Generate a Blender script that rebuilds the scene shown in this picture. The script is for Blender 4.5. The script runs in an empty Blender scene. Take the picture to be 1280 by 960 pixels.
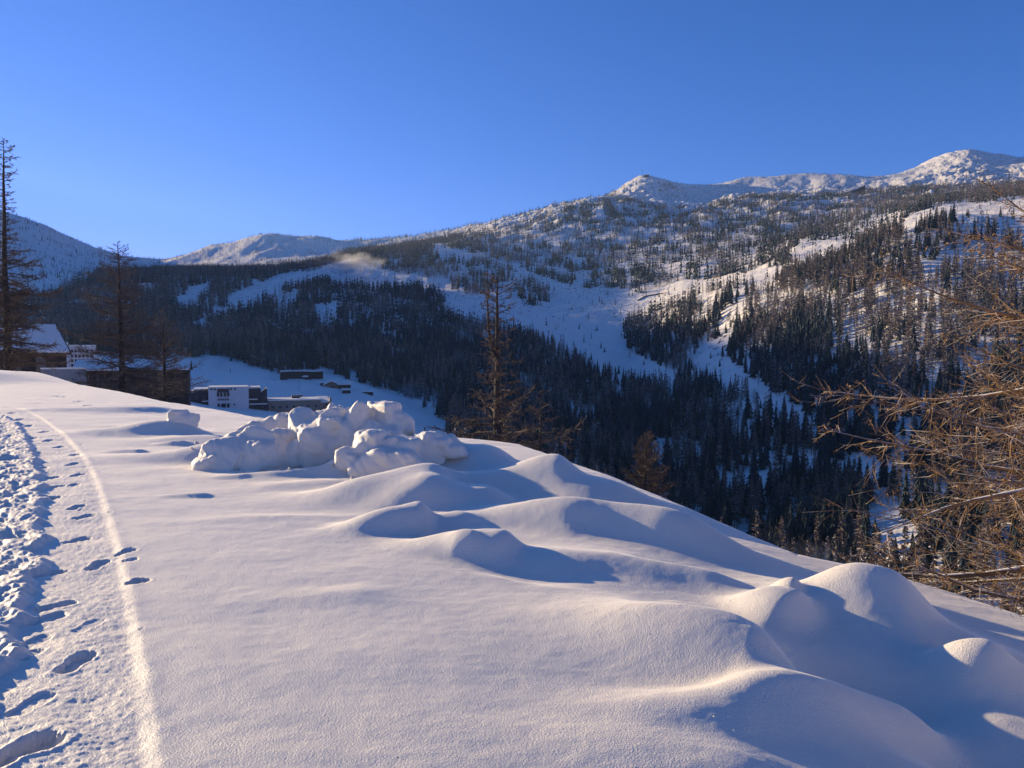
import bpy, math
import numpy as np
from math import radians as R

# ------------------------------------------------------------------ view
F = 940.0                      # focal length in photo pixels (photo is 1280 x 960)
HOR = 440.0                    # row of the true horizon
PITCH = math.atan((480 - HOR) / F)
SUN_AZ = -57.0                 # degrees from +Y, negative = left
SUN_EL = 12.5
col = bpy.context.scene.collection
rng = np.random.default_rng(7)

def azt(px, row):
    """photo pixel -> azimuth (rad), tangent of elevation"""
    px = np.asarray(px, float); row = np.asarray(row, float)
    vx = (px - 640) / F; vy = (480 - row) / F
    dy = math.cos(PITCH) + vy * math.sin(PITCH)
    dz = vy * math.cos(PITCH) - math.sin(PITCH)
    return np.arctan2(vx, dy), dz / np.hypot(vx, dy)

def proj(X, Y, Z):
    fwd = Y * math.cos(PITCH) - Z * math.sin(PITCH)
    up = Y * math.sin(PITCH) + Z * math.cos(PITCH)
    fwd = np.maximum(fwd, 1e-3)
    return 640 + F * X / fwd, 480 - F * up / fwd

# ------------------------------------------------------------------ noise
def _h(ix, iy, s):
    n = (ix.astype(np.int64) * 374761393 + iy.astype(np.int64) * 668265263 + s * 1442695041) & 0x7fffffff
    n = (n ^ (n >> 13)) * 1274126177 & 0x7fffffff
    n = (n ^ (n >> 16)) * 1103515245 & 0x7fffffff
    return ((n >> 7) & 0xffff) / 65535.0
def noise(x, y, s=0):
    x = np.asarray(x, float); y = np.asarray(y, float)
    ix = np.floor(x); iy = np.floor(y); fx = x - ix; fy = y - iy
    def g(dx, dy):
        a = _h(ix + dx, iy + dy, s) * 2 * math.pi
        return np.cos(a) * (fx - dx) + np.sin(a) * (fy - dy)
    u = fx ** 3 * (fx * (fx * 6 - 15) + 10); v = fy ** 3 * (fy * (fy * 6 - 15) + 10)
    a = g(0, 0) * (1 - u) + g(1, 0) * u; b = g(0, 1) * (1 - u) + g(1, 1) * u
    return (a * (1 - v) + b * v) * 1.5
def fbm(x, y, o=4, s=0, g=.5, ridged=False):
    t = 0; a = 1.0; n = 0
    for i in range(o):
        v = noise(x, y, s + i)
        if ridged: v = 1 - 2 * np.abs(v)
        t = t + a * v; n += a; a *= g
        x = x * 2.03 + 17.1; y = y * 2.03 - 9.3
    return t / n
def sstep(a, b, x):
    t = np.clip((x - a) / (b - a), 0, 1); return t * t * (3 - 2 * t)

# ------------------------------------------------------------------ far terrain: distance -> row for a fan of bearings
COLS = {
 -6000: [(60, 400), (200, 380), (600, 350), (1500, 420), (4000, 430)],
 -1500: [(60, 455), (150, 452), (400, 440), (900, 400), (2500, 410), (4000, 420)],
 -760:  [(60, 468), (150, 470), (400, 450), (900, 395), (1800, 260), (2400, 170), (3000, 160), (4000, 250)],
 -400:  [(60, 475), (150, 480), (400, 462), (900, 400), (1500, 240), (2000, 145), (2900, 138), (4000, 190)],  # unseen ridge left of the view, raised to throw shade on the valley
 -150:  [(60, 480), (150, 486), (400, 462), (900, 400), (1500, 300), (2300, 214), (2900, 199), (4000, 230)],  # same unseen ridge, its crest height set by where the valley shade ends
 0:     [(60, 490), (100, 490), (200, 480), (400, 460), (700, 432), (1000, 395), (1300, 358), (1600, 330), (2000, 297), (2500, 262), (3000, 280), (5000, 330)],
 50:    [(60, 495), (100, 495), (200, 480), (400, 460), (700, 430), (1000, 395), (1300, 352), (1600, 335), (2000, 305), (2500, 276), (3000, 290), (5000, 330)],
 100:   [(60, 500), (100, 500), (200, 483), (400, 458), (700, 428), (1000, 395), (1300, 350), (1600, 338), (2000, 322), (2500, 303), (3000, 315), (5000, 350)],
 150:   [(60, 510), (100, 512), (200, 490), (400, 462), (700, 432), (1000, 395), (1300, 348), (1600, 342), (2000, 332), (2500, 319), (3000, 330), (5000, 360)],
 205:   [(60, 530), (100, 532), (200, 508), (350, 488), (500, 462), (700, 440), (1000, 398), (1300, 348), (1600, 344), (2200, 340), (2500, 326), (3000, 335), (5000, 360)],
 260:   [(60, 560), (100, 552), (200, 522), (300, 503), (400, 481), (520, 455), (700, 436), (1000, 396), (1300, 347), (1600, 343), (2180, 333), (2500, 308), (3000, 320), (5000, 360)],
 340:   [(60, 590), (100, 580), (200, 540), (300, 506), (400, 485), (520, 463), (600, 452), (800, 420), (1000, 392), (1300, 342), (1600, 340), (2180, 324), (2500, 289), (3000, 305), (5000, 350)],
 400:   [(60, 610), (100, 600), (200, 550), (300, 515), (400, 492), (520, 474), (620, 458), (800, 422), (1000, 388), (1200, 352), (1400, 334), (1700, 328), (2200, 322), (2500, 295), (3000, 310), (5000, 350)],
 440:   [(60, 620), (100, 610), (200, 560), (300, 525), (400, 499), (520, 480), (640, 462), (800, 425), (1000, 384), (1180, 352), (1400, 320), (1700, 325), (2320, 320), (2600, 301), (3000, 310), (5000, 350)],
 500:   [(60, 650), (100, 630), (200, 580), (300, 540), (400, 512), (520, 490), (660, 462), (800, 430), (1000, 385), (1150, 360), (1400, 315), (1600, 313), (2330, 313), (2600, 297), (3000, 305), (5000, 350)],
 560:   [(60, 690), (100, 660), (200, 600), (300, 560), (400, 528), (520, 498), (660, 462), (800, 430), (950, 392), (1100, 368), (1400, 312), (1600, 305), (2250, 301), (2500, 288), (3000, 300), (5000, 340)],
 640:   [(60, 740), (100, 700), (200, 640), (300, 585), (400, 545), (520, 508), (660, 462), (780, 428), (900, 398), (1050, 376), (1300, 335), (1600, 300), (1900, 285), (2300, 273), (3000, 290), (5000, 330)],
 690:   [(60, 780), (100, 740), (200, 665), (300, 605), (400, 560), (520, 515), (660, 463), (780, 430), (900, 405), (1050, 382), (1300, 338), (1600, 296), (1900, 272), (2150, 258), (3000, 280), (5000, 320)],
 750:   [(60, 820), (100, 765), (200, 690), (300, 625), (400, 575), (520, 522), (660, 468), (780, 438), (900, 412), (1050, 384), (1300, 335), (1600, 292), (1900, 262), (2150, 250), (2600, 254), (3100, 252), (5000, 320)],
 803:   [(60, 850), (100, 785), (200, 710), (300, 640), (400, 582), (520, 528), (660, 480), (760, 455), (900, 415), (1050, 375), (1300, 325), (1600, 290), (1900, 265), (2200, 256), (2600, 246), (3100, 211), (3500, 240), (5000, 300)],
 850:   [(60, 870), (100, 800), (200, 722), (300, 645), (400, 585), (520, 520), (640, 470), (760, 425), (880, 380), (980, 366), (1300, 318), (1600, 285), (1900, 266), (2300, 258), (2800, 252), (3080, 226), (3300, 240), (5000, 300)],
 880:   [(60, 880), (100, 810), (200, 730), (300, 650), (400, 585), (520, 515), (640, 462), (760, 405), (880, 368), (1000, 355), (1300, 312), (1600, 283), (1900, 266), (2300, 260), (2850, 253), (3120, 229), (3400, 245), (5000, 300)],
 920:   [(60, 900), (100, 825), (200, 738), (300, 655), (400, 580), (520, 490), (640, 425), (760, 375), (880, 352), (1000, 342), (1300, 305), (1600, 280), (2000, 258), (2400, 250), (2900, 248), (3180, 221), (3500, 240), (5000, 300)],
 960:   [(60, 920), (100, 840), (200, 742), (300, 655), (400, 565), (500, 480), (600, 420), (720, 372), (860, 342), (980, 330), (1300, 300), (1600, 277), (2000, 255), (2400, 248), (2900, 245), (3200, 214), (3500, 235), (5000, 300)],
 1000:  [(60, 940), (100, 850), (200, 745), (300, 650), (400, 550), (500, 468), (600, 405), (720, 352), (860, 322), (980, 306), (1300, 294), (1600, 274), (2000, 253), (2400, 247), (2900, 243), (3200, 211), (3500, 235), (5000, 300)],
 1050:  [(60, 960), (100, 860), (200, 745), (300, 640), (400, 535), (500, 450), (600, 390), (720, 335), (820, 312), (960, 300), (1250, 288), (1600, 270), (2000, 251), (2400, 245), (2850, 241), (3120, 215), (3500, 235), (5000, 300)],
 1100:  [(60, 980), (100, 870), (200, 742), (290, 620), (400, 515), (500, 430), (600, 372), (700, 318), (780, 298), (950, 288), (1250, 276), (1600, 262), (2000, 250), (2400, 243), (2850, 240), (3100, 221), (3500, 235), (5000, 300)],
 1150:  [(60, 1000), (100, 880), (200, 740), (280, 612), (400, 500), (500, 418), (600, 358), (700, 300), (780, 272), (950, 270), (1250, 262), (1600, 252), (2000, 246), (2400, 240), (2800, 225), (3500, 203), (5000, 300)],
 1185:  [(60, 1010), (100, 890), (200, 738), (290, 600), (400, 492), (500, 412), (600, 352), (700, 300), (790, 264), (950, 264), (1250, 258), (1600, 249), (2000, 243), (2400, 234), (2800, 218), (3600, 184), (5000, 300)],
 1215:  [(60, 1020), (100, 900), (200, 738), (290, 600), (400, 490), (500, 410), (600, 350), (700, 305), (800, 262), (950, 262), (1250, 254), (1600, 246), (2000, 240), (2400, 232), (2800, 216), (3600, 182), (5000, 300)],
 1245:  [(60, 1030), (100, 905), (200, 738), (290, 600), (400, 490), (500, 410), (600, 350), (700, 302), (800, 264), (900, 255), (1250, 250), (1600, 243), (2000, 238), (2400, 230), (2800, 216), (3500, 196), (5000, 300)],
 1280:  [(60, 1040), (100, 910), (200, 738), (290, 600), (400, 490), (500, 405), (600, 345), (700, 297), (820, 258), (950, 250), (1250, 245), (1600, 240), (2000, 236), (2400, 228), (2800, 214), (3500, 197), (5000, 300)],
 1600:  [(60, 1040), (100, 900), (200, 720), (300, 570), (400, 450), (600, 300), (900, 200), (1500, 150), (2500, 120), (5000, 300)],
 3500:  [(60, 700), (200, 500), (500, 300), (1000, 150), (2500, 250), (5000, 400)],
}
_ck = sorted(COLS)
LND = np.linspace(math.log(40), math.log(6500), 420)
_azs = np.array([math.atan((k - 640) / F) for k in _ck])
_tab = np.zeros((len(_ck), len(LND)))
for i, k in enumerate(_ck):
    d = np.array([p[0] for p in COLS[k]], float); r = np.array([p[1] for p in COLS[k]], float)
    _tab[i] = np.interp(LND, np.log(d), (HOR - r) / F) * math.cos(_azs[i])
AZG = np.linspace(R(-85), R(80), 1400)
TAB = np.zeros((len(AZG), len(LND)))
for j in range(len(LND)):
    TAB[:, j] = np.interp(AZG, _azs, _tab[:, j])
def blur(a, s, axis):
    n = int(3 * s) + 1; k = np.exp(-.5 * (np.arange(-n, n + 1) / s) ** 2); k /= k.sum()
    p = np.pad(a, [(n, n) if i == axis else (0, 0) for i in range(2)], mode='edge')
    return np.apply_along_axis(lambda v: np.convolve(v, k, 'valid'), axis, p)
TAB = blur(blur(TAB, 3.0, 1), 6.0, 0)

def z_far(az, d):
    a = np.clip((az - AZG[0]) / (AZG[1] - AZG[0]), 0, len(AZG) - 1.001)
    l = np.clip((np.log(np.maximum(d, 41)) - LND[0]) / (LND[1] - LND[0]), 0, len(LND) - 1.001)
    ai = a.astype(int); li = l.astype(int); fa = a - ai; fl = l - li
    t = (TAB[ai, li] * (1 - fa) * (1 - fl) + TAB[ai + 1, li] * fa * (1 - fl) + TAB[ai, li + 1] * (1 - fa) * fl + TAB[ai + 1, li + 1] * fa * fl)
    z = t * d
    X = d * np.sin(az); Y = d * np.cos(az)
    w = sstep(120, 500, d)
    hi = sstep(1500, 2600, d)
    # shoulders and gullies running down the fall line, then small relief
    mid = sstep(1300, 1900, d) * sstep(3200, 2600, d) * sstep(R(-8), R(0), az)
    z = z + mid * 20 * (fbm(X / 110, Y / 110, 5, 61, .55, True) - .3)
    rk = hi * np.exp(-((az - R(30.5)) / R(3.2)) ** 2) + hi * np.exp(-((az - R(8.5)) / R(1.3)) ** 2)
    z = z + (hi * 1.5 + rk * 6) * (fbm(az * 3400 / 60 + d / 400, d / 210, 5, 66, .58, True) - .3)
    z = z + w * (1 - hi) * (9 * fbm(X / 170, Y / 170, 4, 11) + 3.2 * fbm(X / 38, Y / 38, 4, 21))
    z = z + hi * (9 * fbm(X / 260, Y / 260, 3, 31) + 11 * (fbm(az * 3000 / 200 - d / 600, d / 420, 4, 41, .5, True) - .35) + .8 * fbm(X / 40, Y / 40, 3, 51))
    return z

# ------------------------------------------------------------------ near snow shelf
_ex = [-2500, -600, 0, 100, 200, 330, 450, 560, 650, 700, 790, 840, 900, 1000, 1110, 1180, 1280, 1700, 4000]
_ed = [30, 50, 45, 32, 23.5, 17.6, 15.0, 13.6, 12.6, 11.2, 9.6, 8.9, 8.1, 7.2, 7.2, 7.0, 6.8, 6.0, 4.5]
_ea = np.arctan((np.array(_ex, float) - 640) / F)
def edge(az): return np.interp(az, _ea, _ed)
def softplus(x, k): return np.where(x / k > 30, x, k * np.log1p(np.exp(np.clip(x / k, -40, 30))))
def z_base(X, Y):
    return -1.55 + .03 * softplus(-X - 5, 1.5) - .17 * softplus(X - .7, .5) - .16 * softplus(X - 1.7, .35) * sstep(4.6, 2.4, Y) + .05 * softplus(X - 2.4, .3)
def G(px, row):
    """photo pixel -> point of the smooth snow shelf"""
    az, t = azt(px, row); d = 1.55 / max(-t, .02)
    for _ in range(25):
        d = .5 * d + .5 * float(z_base(d * math.sin(az), d * math.cos(az))) / float(t)
    return d * math.sin(az), d * math.cos(az), d

BUMPS = []
SH = math.atan2(-math.cos(R(SUN_AZ)), -math.sin(R(SUN_AZ)))      # math angle in which shadows fall
def bump(px, row, h, a, b, th=0.0, sk=0.0, p=2.0):
    """a mound: a along its axis, b across, metres; th degrees of the axis from +X; sk > 0 = steep towards the axis direction"""
    x, y, d = G(px, row); BUMPS.append((x, y, h, a, b, R(th), sk, p))

# --- mounds on the middle of the shelf (crest lines seen in the photo)
bump(600, 585, .30, .80, .60, -20, .35, 2.6)        # peak behind
bump(660, 600, .12, .90, .55, -25, .2, 2.4)
bump(525, 620, .27, .75, .50, 8, .45, 2.6)          # long lit back, dark front
bump(600, 612, .17, .55, .35, 10, .4, 2.6)
bump(600, 628, .17, .60, .30, 18, .5, 2.8)
bump(690, 612, .20, .50, .38, -5, .4, 2.4)
bump(745, 622, .22, .75, .55, -25, .2, 2.4)
bump(520, 658, .19, .38, .26, 15, .6, 3.0)
bump(568, 652, .07, .30, .20, 10, .3, 2.4)
bump(620, 690, .15, .46, .24, -12, .55, 3.0)        # hollow edge
bump(585, 694, .05, .14, .12, -20, .3, 3.0)
bump(690, 700, .05, .50, .22, -20, .3, 2.2)
bump(820, 672, .21, .95, .34, -22, .4, 2.4)
bump(700, 655, .10, .60, .30, -15, .4, 2.2)
bump(890, 690, .10, .8, .30, -22, .3, 2.2)
bump(880, 730, .10, .55, .20, -15, .45, 2.2)
bump(760, 700, .05, .45, .25, -15, .2, 2.0)
bump(430, 605, .06, .80, .30, 15, .3, 2.0)
bump(440, 745, .025, .35, .18, 5, .3, 2.0)
bump(860, 757, .018, .12, .05, -5, .3, 2.4)
# --- right-hand mounds
bump(935, 830, .26, .60, .42, -28, .55, 2.4)
bump(985, 780, .20, .24, .26, -50, .5, 2.4)
bump(988, 760, .09, .11, .09, -40, .3, 2.4)
bump(1115, 775, .30, .46, .38, -25, .45, 2.4)
bump(1060, 775, .14, .45, .30, -20, .1, 2.0)
bump(1110, 893, .17, .55, .19, 12, .45, 2.6)
bump(990, 905, .10, .55, .20, 5, .4, 2.4)
bump(900, 960, .05, .5, .2, -10, .5, 2.4)
bump(1225, 850, .15, .22, .16, -10, .2, 2.6)
bump(1205, 812, .10, .50, .34, -15, .3, 2.4)
bump(1290, 865, .12, .40, .18, -10, .2, 2.4)
# bowls between them
bump(1090, 850, -.20, .50, .30, -5, .1, 2.4)
bump(552, 668, -.10, .28, .16, 0, 0, 2.6)
bump(650, 715, -.05, .40, .15, -20, 0, 2.4)
bump(1210, 930, -.16, .50, .30, -5, 0, 2.4)
# --- plough heap: body below the loose blocks
HEAP0 = len(BUMPS)
bump(300, 570, .15, .66, .36, 10, .4, 2.4)
bump(345, 568, .30, .52, .40, 5, .2, 2.4)
bump(400, 566, .46, .62, .46, 0, .2, 2.4)
bump(470, 564, .60, .68, .46, -5, .3, 2.4)
bump(520, 566, .22, .50, .36, -15, .4, 2.4)
bump(475, 592, .33, .50, .28, 0, .3, 2.4)
bump(540, 588, .28, .56, .32, -5, .4, 2.4)
HEAP1 = len(BUMPS)
bump(228, 545, .11, .60, .4, -5, .5, 2.6)
bump(265, 552, .10, .70, .35, -8, .5, 2.6)
bump(212, 543, .18, 1.0, .35, 8, .5, 2.2)
bump(180, 514, .12, 1.5, .45, 12, .5, 2.2)
bump(330, 572, .10, 1.6, .35, 3, .2, 2.0)
bump(470, 596, .08, 1.2, .25, 3, .2, 2.0)
bump(225, 556, .07, .25, .12, 5, .4, 2.6)
bump(170, 566, .05, .30, .12, 5, .5, 3.0)
bump(385, 596, .045, .5, .12, 2, .5, 2.6)
bump(250, 620, .035, .25, .08, 2, .5, 3.0)
bump(300, 598, .025, .25, .08, 2, .5, 3.0)
bump(410, 648, .02, .9, .16, 2, .3, 2.0)
bump(300, 575, .04, 1.4, .22, 4, .3, 2.0)
# bank with the tall larch, far left, plus an unseen outer hump added for shade
for _p, _r, _hh, _a in ((-75, 474, .35, 3.5), (10, 470, .16, 3.5)):
    bump(_p, _r, _hh, _a, 3.2, 0, .1, 2.4)

# the raised ski-track edge and the trodden strip
RIDGE = np.array([G(*p)[:2] for p in ((193, 1010), (190, 960), (178, 860), (165, 780), (150, 700), (130, 630), (110, 580), (75, 540), (30, 512), (-40, 500))])
BANK = np.array([G(*p)[:2] for p in ((-60, 960), (5, 830), (38, 745), (50, 690), (52, 640), (48, 590), (40, 560), (18, 528), (-20, 512), (-60, 504))])
def path_dist(X, Y, P):
    """signed distance (positive = right of the path walking outwards)"""
    best = np.full(X.shape, 1e9); sg = np.ones(X.shape); al = np.zeros(X.shape); L = 0
    for a, b in zip(P[:-1], P[1:]):
        e = b - a; l = math.hypot(*e)
        t = np.clip(((X - a[0]) * e[0] + (Y - a[1]) * e[1]) / l / l, 0, 1)
        dx = X - a[0] - t * e[0]; dy = Y - a[1] - t * e[1]; dd = np.hypot(dx, dy)
        m = dd < best
        best = np.where(m, dd, best); sg = np.where(m, np.sign(dx * e[1] - dy * e[0]), sg); al = np.where(m, L + t * l, al); L += l
    return best * sg, al
def smooth_path(P, n=60):
    t = np.linspace(0, len(P) - 1, n); i = np.clip(t.astype(int), 0, len(P) - 2); f = (t - i)[:, None]
    p0 = P[np.maximum(i - 1, 0)]; p1 = P[i]; p2 = P[i + 1]; p3 = P[np.minimum(i + 2, len(P) - 1)]
    return .5 * (2 * p1 + (p2 - p0) * f + (2 * p0 - 5 * p1 + 4 * p2 - p3) * f ** 2 + (3 * p1 - p0 - 3 * p2 + p3) * f ** 3)
RIDGE = smooth_path(RIDGE, 50); BANK = smooth_path(BANK, 50)

# boot prints: photo position, length, width, heading (deg from +Y, clockwise), depth
PRINTS = [(95, 826, .27, .115, 12, .055), (70, 757, .27, .105, 48, .045), (58, 772, .25, .105, 42, .03), (95, 674, .26, .11, 30, .05),
          (122, 704, .26, .115, 8, .05), (172, 726, .15, .13, 30, .06), (157, 690, .2, .10, 30, .045), (163, 700, .12, .08, 50, .03), (60, 716, .26, .11, 40, .05),
          (105, 645, .27, .11, 20, .045), (95, 634, .26, .11, 10, .045), (70, 608, .27, .12, 20, .05), (92, 605, .24, .10, 5, .045), (97, 592, .27, .11, 10, .05),
          (90, 580, .27, .11, 8, .05), (93, 568, .26, .11, 5, .05), (62, 623, .26, .12, 25, .06), (74, 558, .28, .12, 5, .05), (60, 550, .28, .12, 0, .05),
          (40, 547, .28, .12, 10, .05), (55, 540, .28, .13, 10, .05), (36, 532, .3, .13, -5, .06), (24, 524, .3, .14, 0, .06), (50, 585, .26, .12, 20, .05),
          (15, 516, .32, .15, 0, .06), (42, 566, .26, .12, 20, .05), (28, 937, .30, .17, 40, .10), (42, 800, .24, .10, 20, .02), (38, 880, .26, .11, 20, .02),
          (110, 780, .24, .10, 20, .012), (35, 818, .22, .09, 15, .02), (138, 640, .05, .04, 0, .02), (177, 786, .03, .03, 0, .012), (66, 596, .26, .12, 10, .05),
          (102, 556, .05, .05, 0, .02), (70, 495, .35, .16, 30, .06), (98, 502, .35, .15, 30, .06), (110, 507, .35, .15, 30, .06), (78, 496, .35, .15, 30, .05)]

def z_near(X, Y):
    z = z_base(X, Y)
    d = np.hypot(X, Y)
    for (x, y, h, a, b, th, sk, p) in BUMPS:
        rad = max(a, b) * 3.6 * (1 + abs(sk))
        m = (np.abs(X - x) < rad) & (np.abs(Y - y) < rad)
        if not m.any(): continue
        dx = X[m] - x; dy = Y[m] - y
        # slightly warped so no mound is a clean ellipse
        w = .05 * max(a, b) * 2.2
        dx = dx + w * noise(X[m] / (max(a, b) * 1.3), Y[m] / (max(a, b) * 1.3), 71); dy = dy + w * noise(X[m] / (max(a, b) * 1.3) + 9, Y[m] / (max(a, b) * 1.3), 72)
        u = dx * math.cos(th) + dy * math.sin(th); v = -dx * math.sin(th) + dy * math.cos(th)
        u = np.where(u > 0, u / (a * (1 - sk)), u / (a * (1 + sk)))
        r = np.sqrt(u * u + (v / b) ** 2)
        z[m] += h * np.exp(-(r ** p) * 1.1) 
    heap = np.zeros(X.shape)
    for (x, y, h, a, b, th, sk, p) in BUMPS[HEAP0:HEAP1]:
        heap = np.maximum(heap, np.exp(-((X - x) ** 2 / (a * .8) ** 2 + (Y - y) ** 2 / (b * .9) ** 2) ** 1.5) * min(h / .3, 1))
    hm = heap > .01
    if hm.any():
        x_ = X[hm] + .06 * noise(X[hm] / .2, Y[hm] / .2, 63); y_ = Y[hm]
        z[hm] += heap[hm] * (.16 * np.abs(noise(x_ / .42, y_ / .42, 64)) + .08 * np.abs(noise(x_ / .17, y_ / .17, 65)) - .05)
    # wind-drifted undulation
    near = sstep(60, 20, d)
    z += near * (.020 * fbm(X / 1.3 + .4 * Y, Y / .8, 3, 81) + .0035 * fbm(X / .16, Y / .10, 3, 85))
    # ridge of the ski edge, packed lane to its left
    s, al = path_dist(X, Y, RIDGE)
    lane = sstep(.10, -.10, s)
    z += -.013 * sstep(.045, -.045, s) * np.exp(-np.maximum(-s - .06, 0) / .7) * (1 + .5 * noise(al / .7, s * 0, 86)) + .003 * np.exp(-((s - .04) / .05) ** 2) + .004 * noise(al / .12, s * 4, 87) * np.exp(-(s / .08) ** 2)
    z -= .030 * lane * sstep(-3.2, -2.6, s) * 0
    # loose texture inside the lane
    z += lane * (.006 * fbm(X / .05, Y / .035, 3, 91) + .010 * fbm(X / .35, Y / .25, 2, 93))
    # trodden strip and its bank
    s2, al2 = path_dist(X, Y, BANK)
    s2 = s2 + .10 * noise(al2 / .45, 0 * al2, 95) + .05 * noise(al2 / .15, 0 * al2, 96)
    inb = sstep(.05, -.05, s2)
    zb = .05 * np.exp(-np.maximum(-s2 - .05, 0) / .35) * inb
    rough = .055 * fbm(X / .55, Y / .40, 4, 97, .55) + .04 * (fbm(X / .30, Y / .22, 3, 99, .5, True) - .4) + .04 * np.minimum(noise(X / .25, Y / .3, 98), 0)
    z += zb + inb * sstep(-.02, -.3, s2) * rough + .022 * inb * fbm(X / .07, Y / .06, 2, 94)
    for (px, row, L, W, hd, dep) in PRINTS:
        x, y, dd = G(px, row)
        m = (np.abs(X - x) < .4) & (np.abs(Y - y) < .4)
        if not m.any(): continue
        dx = X[m] - x; dy = Y[m] - y; h = R(hd - 12); dep = dep * .55
        u = dx * math.sin(h) + dy * math.cos(h); v = dx * math.cos(h) - dy * math.sin(h)
        L = L * .9; wv = W * .45 * (1 - .22 * np.exp(-((u / L + .12) / .14) ** 2)) * (1 + .12 * sstep(0, L * .4, u))
        r = ((np.abs(u) / (L * .5)) ** 3.2 + (np.abs(v) / wv) ** 3.2) ** (1 / 3.2)
        r = r + .09 * noise(X[m] / .035, Y[m] / .035, 61) + .05 * noise(X[m] / .012, Y[m] / .012, 60)
        z[m] += -dep * sstep(1.07, .90, r) + .10 * dep * np.exp(-((r - 1.28) / .14) ** 2) \
              + dep * .38 * sstep(1.0, .8, r) * (noise(X[m] / .035, Y[m] / .022, 62) * .6 + .35 * np.cos(u / .022) + .5 * np.exp(-((u / L + .08) / .10) ** 2))
    return z

def ground(az, d):
    az = np.asarray(az, float); d = np.asarray(d, float)
    X = d * np.sin(az); Y = d * np.cos(az)
    E = edge(az)
    zn = z_base(X, Y); nm = d < 100
    if nm.any(): zn[nm] = z_near(X[nm], Y[nm])
    t = np.maximum(d - E, 0)
    zn = zn - .62 * t * t / (t + .16 * E)
    zf = z_far(az, d)
    k = 1.2
    zm = np.maximum(zn, zf) + k * .5 * np.exp(-np.abs(zn - zf) / k)
    wnear = sstep(1.02, 1.3, d / E)
    z = zn * (1 - wnear) + zm * wnear
    return np.where(d > 130, zf, z)
def ground_xy(X, Y):
    X = np.atleast_1d(np.asarray(X, float)); Y = np.atleast_1d(np.asarray(Y, float))
    return ground(np.arctan2(X, Y), np.hypot(X, Y))

# coarse lookup for picking terrain points and visibility
_GA = np.linspace(R(-38), R(38), 900); _GD = np.exp(np.linspace(math.log(3), math.log(4500), 700))
_A, _D = np.meshgrid(_GA, _GD, indexing='ij')
_T = ground(_A.ravel(), _D.ravel()).reshape(_A.shape) / _D
_M = np.maximum.accumulate(_T, axis=1)
def horizon_before(az, d):
    i = np.clip(np.searchsorted(_GA, az), 0, len(_GA) - 1); j = np.clip(np.searchsorted(_GD, d) - 2, 0, len(_GD) - 1)
    return _M[i, j]
def hit(px, row, dmin=20):
    """terrain point seen at a photo pixel -> X, Y, Z, d"""
    az, t = azt(px, row); i = int(np.clip(np.searchsorted(_GA, az), 0, len(_GA) - 1))
    j = np.where((_T[i] >= t) & (_GD > dmin))[0]
    d = _GD[j[0]] if len(j) else 3000.0
    return d * math.sin(az), d * math.cos(az), float(ground(np.array([az]), np.array([d]))[0]), d
def at(px, row, d):
    az, t = azt(px, row); return d * math.sin(az), d * math.cos(az), d * float(t)

# ------------------------------------------------------------------ materials
def new_mat(name):
    m = bpy.data.materials.new(name); m.use_nodes = True
    nt = m.node_tree; b = nt.nodes['Principled BSDF']
    return m, nt, b
def N(nt, t, **kw):
    n = nt.nodes.new(t)
    for k, v in kw.items():
        if k in n.inputs: n.inputs[k].default_value = v
        else: setattr(n, k, v)
    return n
def ramp(nt, src, stops):
    r = nt.nodes.new('ShaderNodeValToRGB'); e = r.color_ramp.elements
    while len(e) < len(stops): e.new(.5)
    for i, (p, c) in enumerate(stops):
        e[i].position = p; e[i].color = (c, c, c, 1) if isinstance(c, (int, float)) else (*c, 1)
    nt.links.new(src, r.inputs[0]); return r.outputs[0]
def mixc(nt, f, a, b):
    m = nt.nodes.new('ShaderNodeMix'); m.data_type = 'RGBA'
    for i, v in ((0, f), (6, a), (7, b)):
        if isinstance(v, (int, float)): m.inputs[i].default_value = v
        elif isinstance(v, tuple): m.inputs[i].default_value = (*v, 1)
        else: nt.links.new(v, m.inputs[i])
    return m.outputs[2]
def math_n(nt, op, a, b=None, clamp=False):
    m = nt.nodes.new('ShaderNodeMath'); m.operation = op; m.use_clamp = clamp
    for i, v in ((0, a), (1, b)):
        if v is None: continue
        if isinstance(v, (int, float)): m.inputs[i].default_value = v
        else: nt.links.new(v, m.inputs[i])
    return m.outputs[0]
def obj_co(nt):
    return nt.nodes.new('ShaderNodeTexCoord').outputs['Object']
def noise_n(nt, scale, detail=3, rough=.5, vec=None):
    n = nt.nodes.new('ShaderNodeTexNoise'); n.inputs['Scale'].default_value = scale; n.inputs['Detail'].default_value = detail; n.inputs['Roughness'].default_value = rough
    if vec is None: vec = obj_co(nt)
    nt.links.new(vec, n.inputs['Vector']); return n.outputs['Fac']
def bump_n(nt, h, strength, dist, prev=None):
    b = nt.nodes.new('ShaderNodeBump'); b.inputs['Strength'].default_value = strength; b.inputs['Distance'].default_value = dist
    nt.links.new(h, b.inputs['Height'])
    if prev is not None: nt.links.new(prev, b.inputs['Normal'])
    return b.outputs[0]

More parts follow.
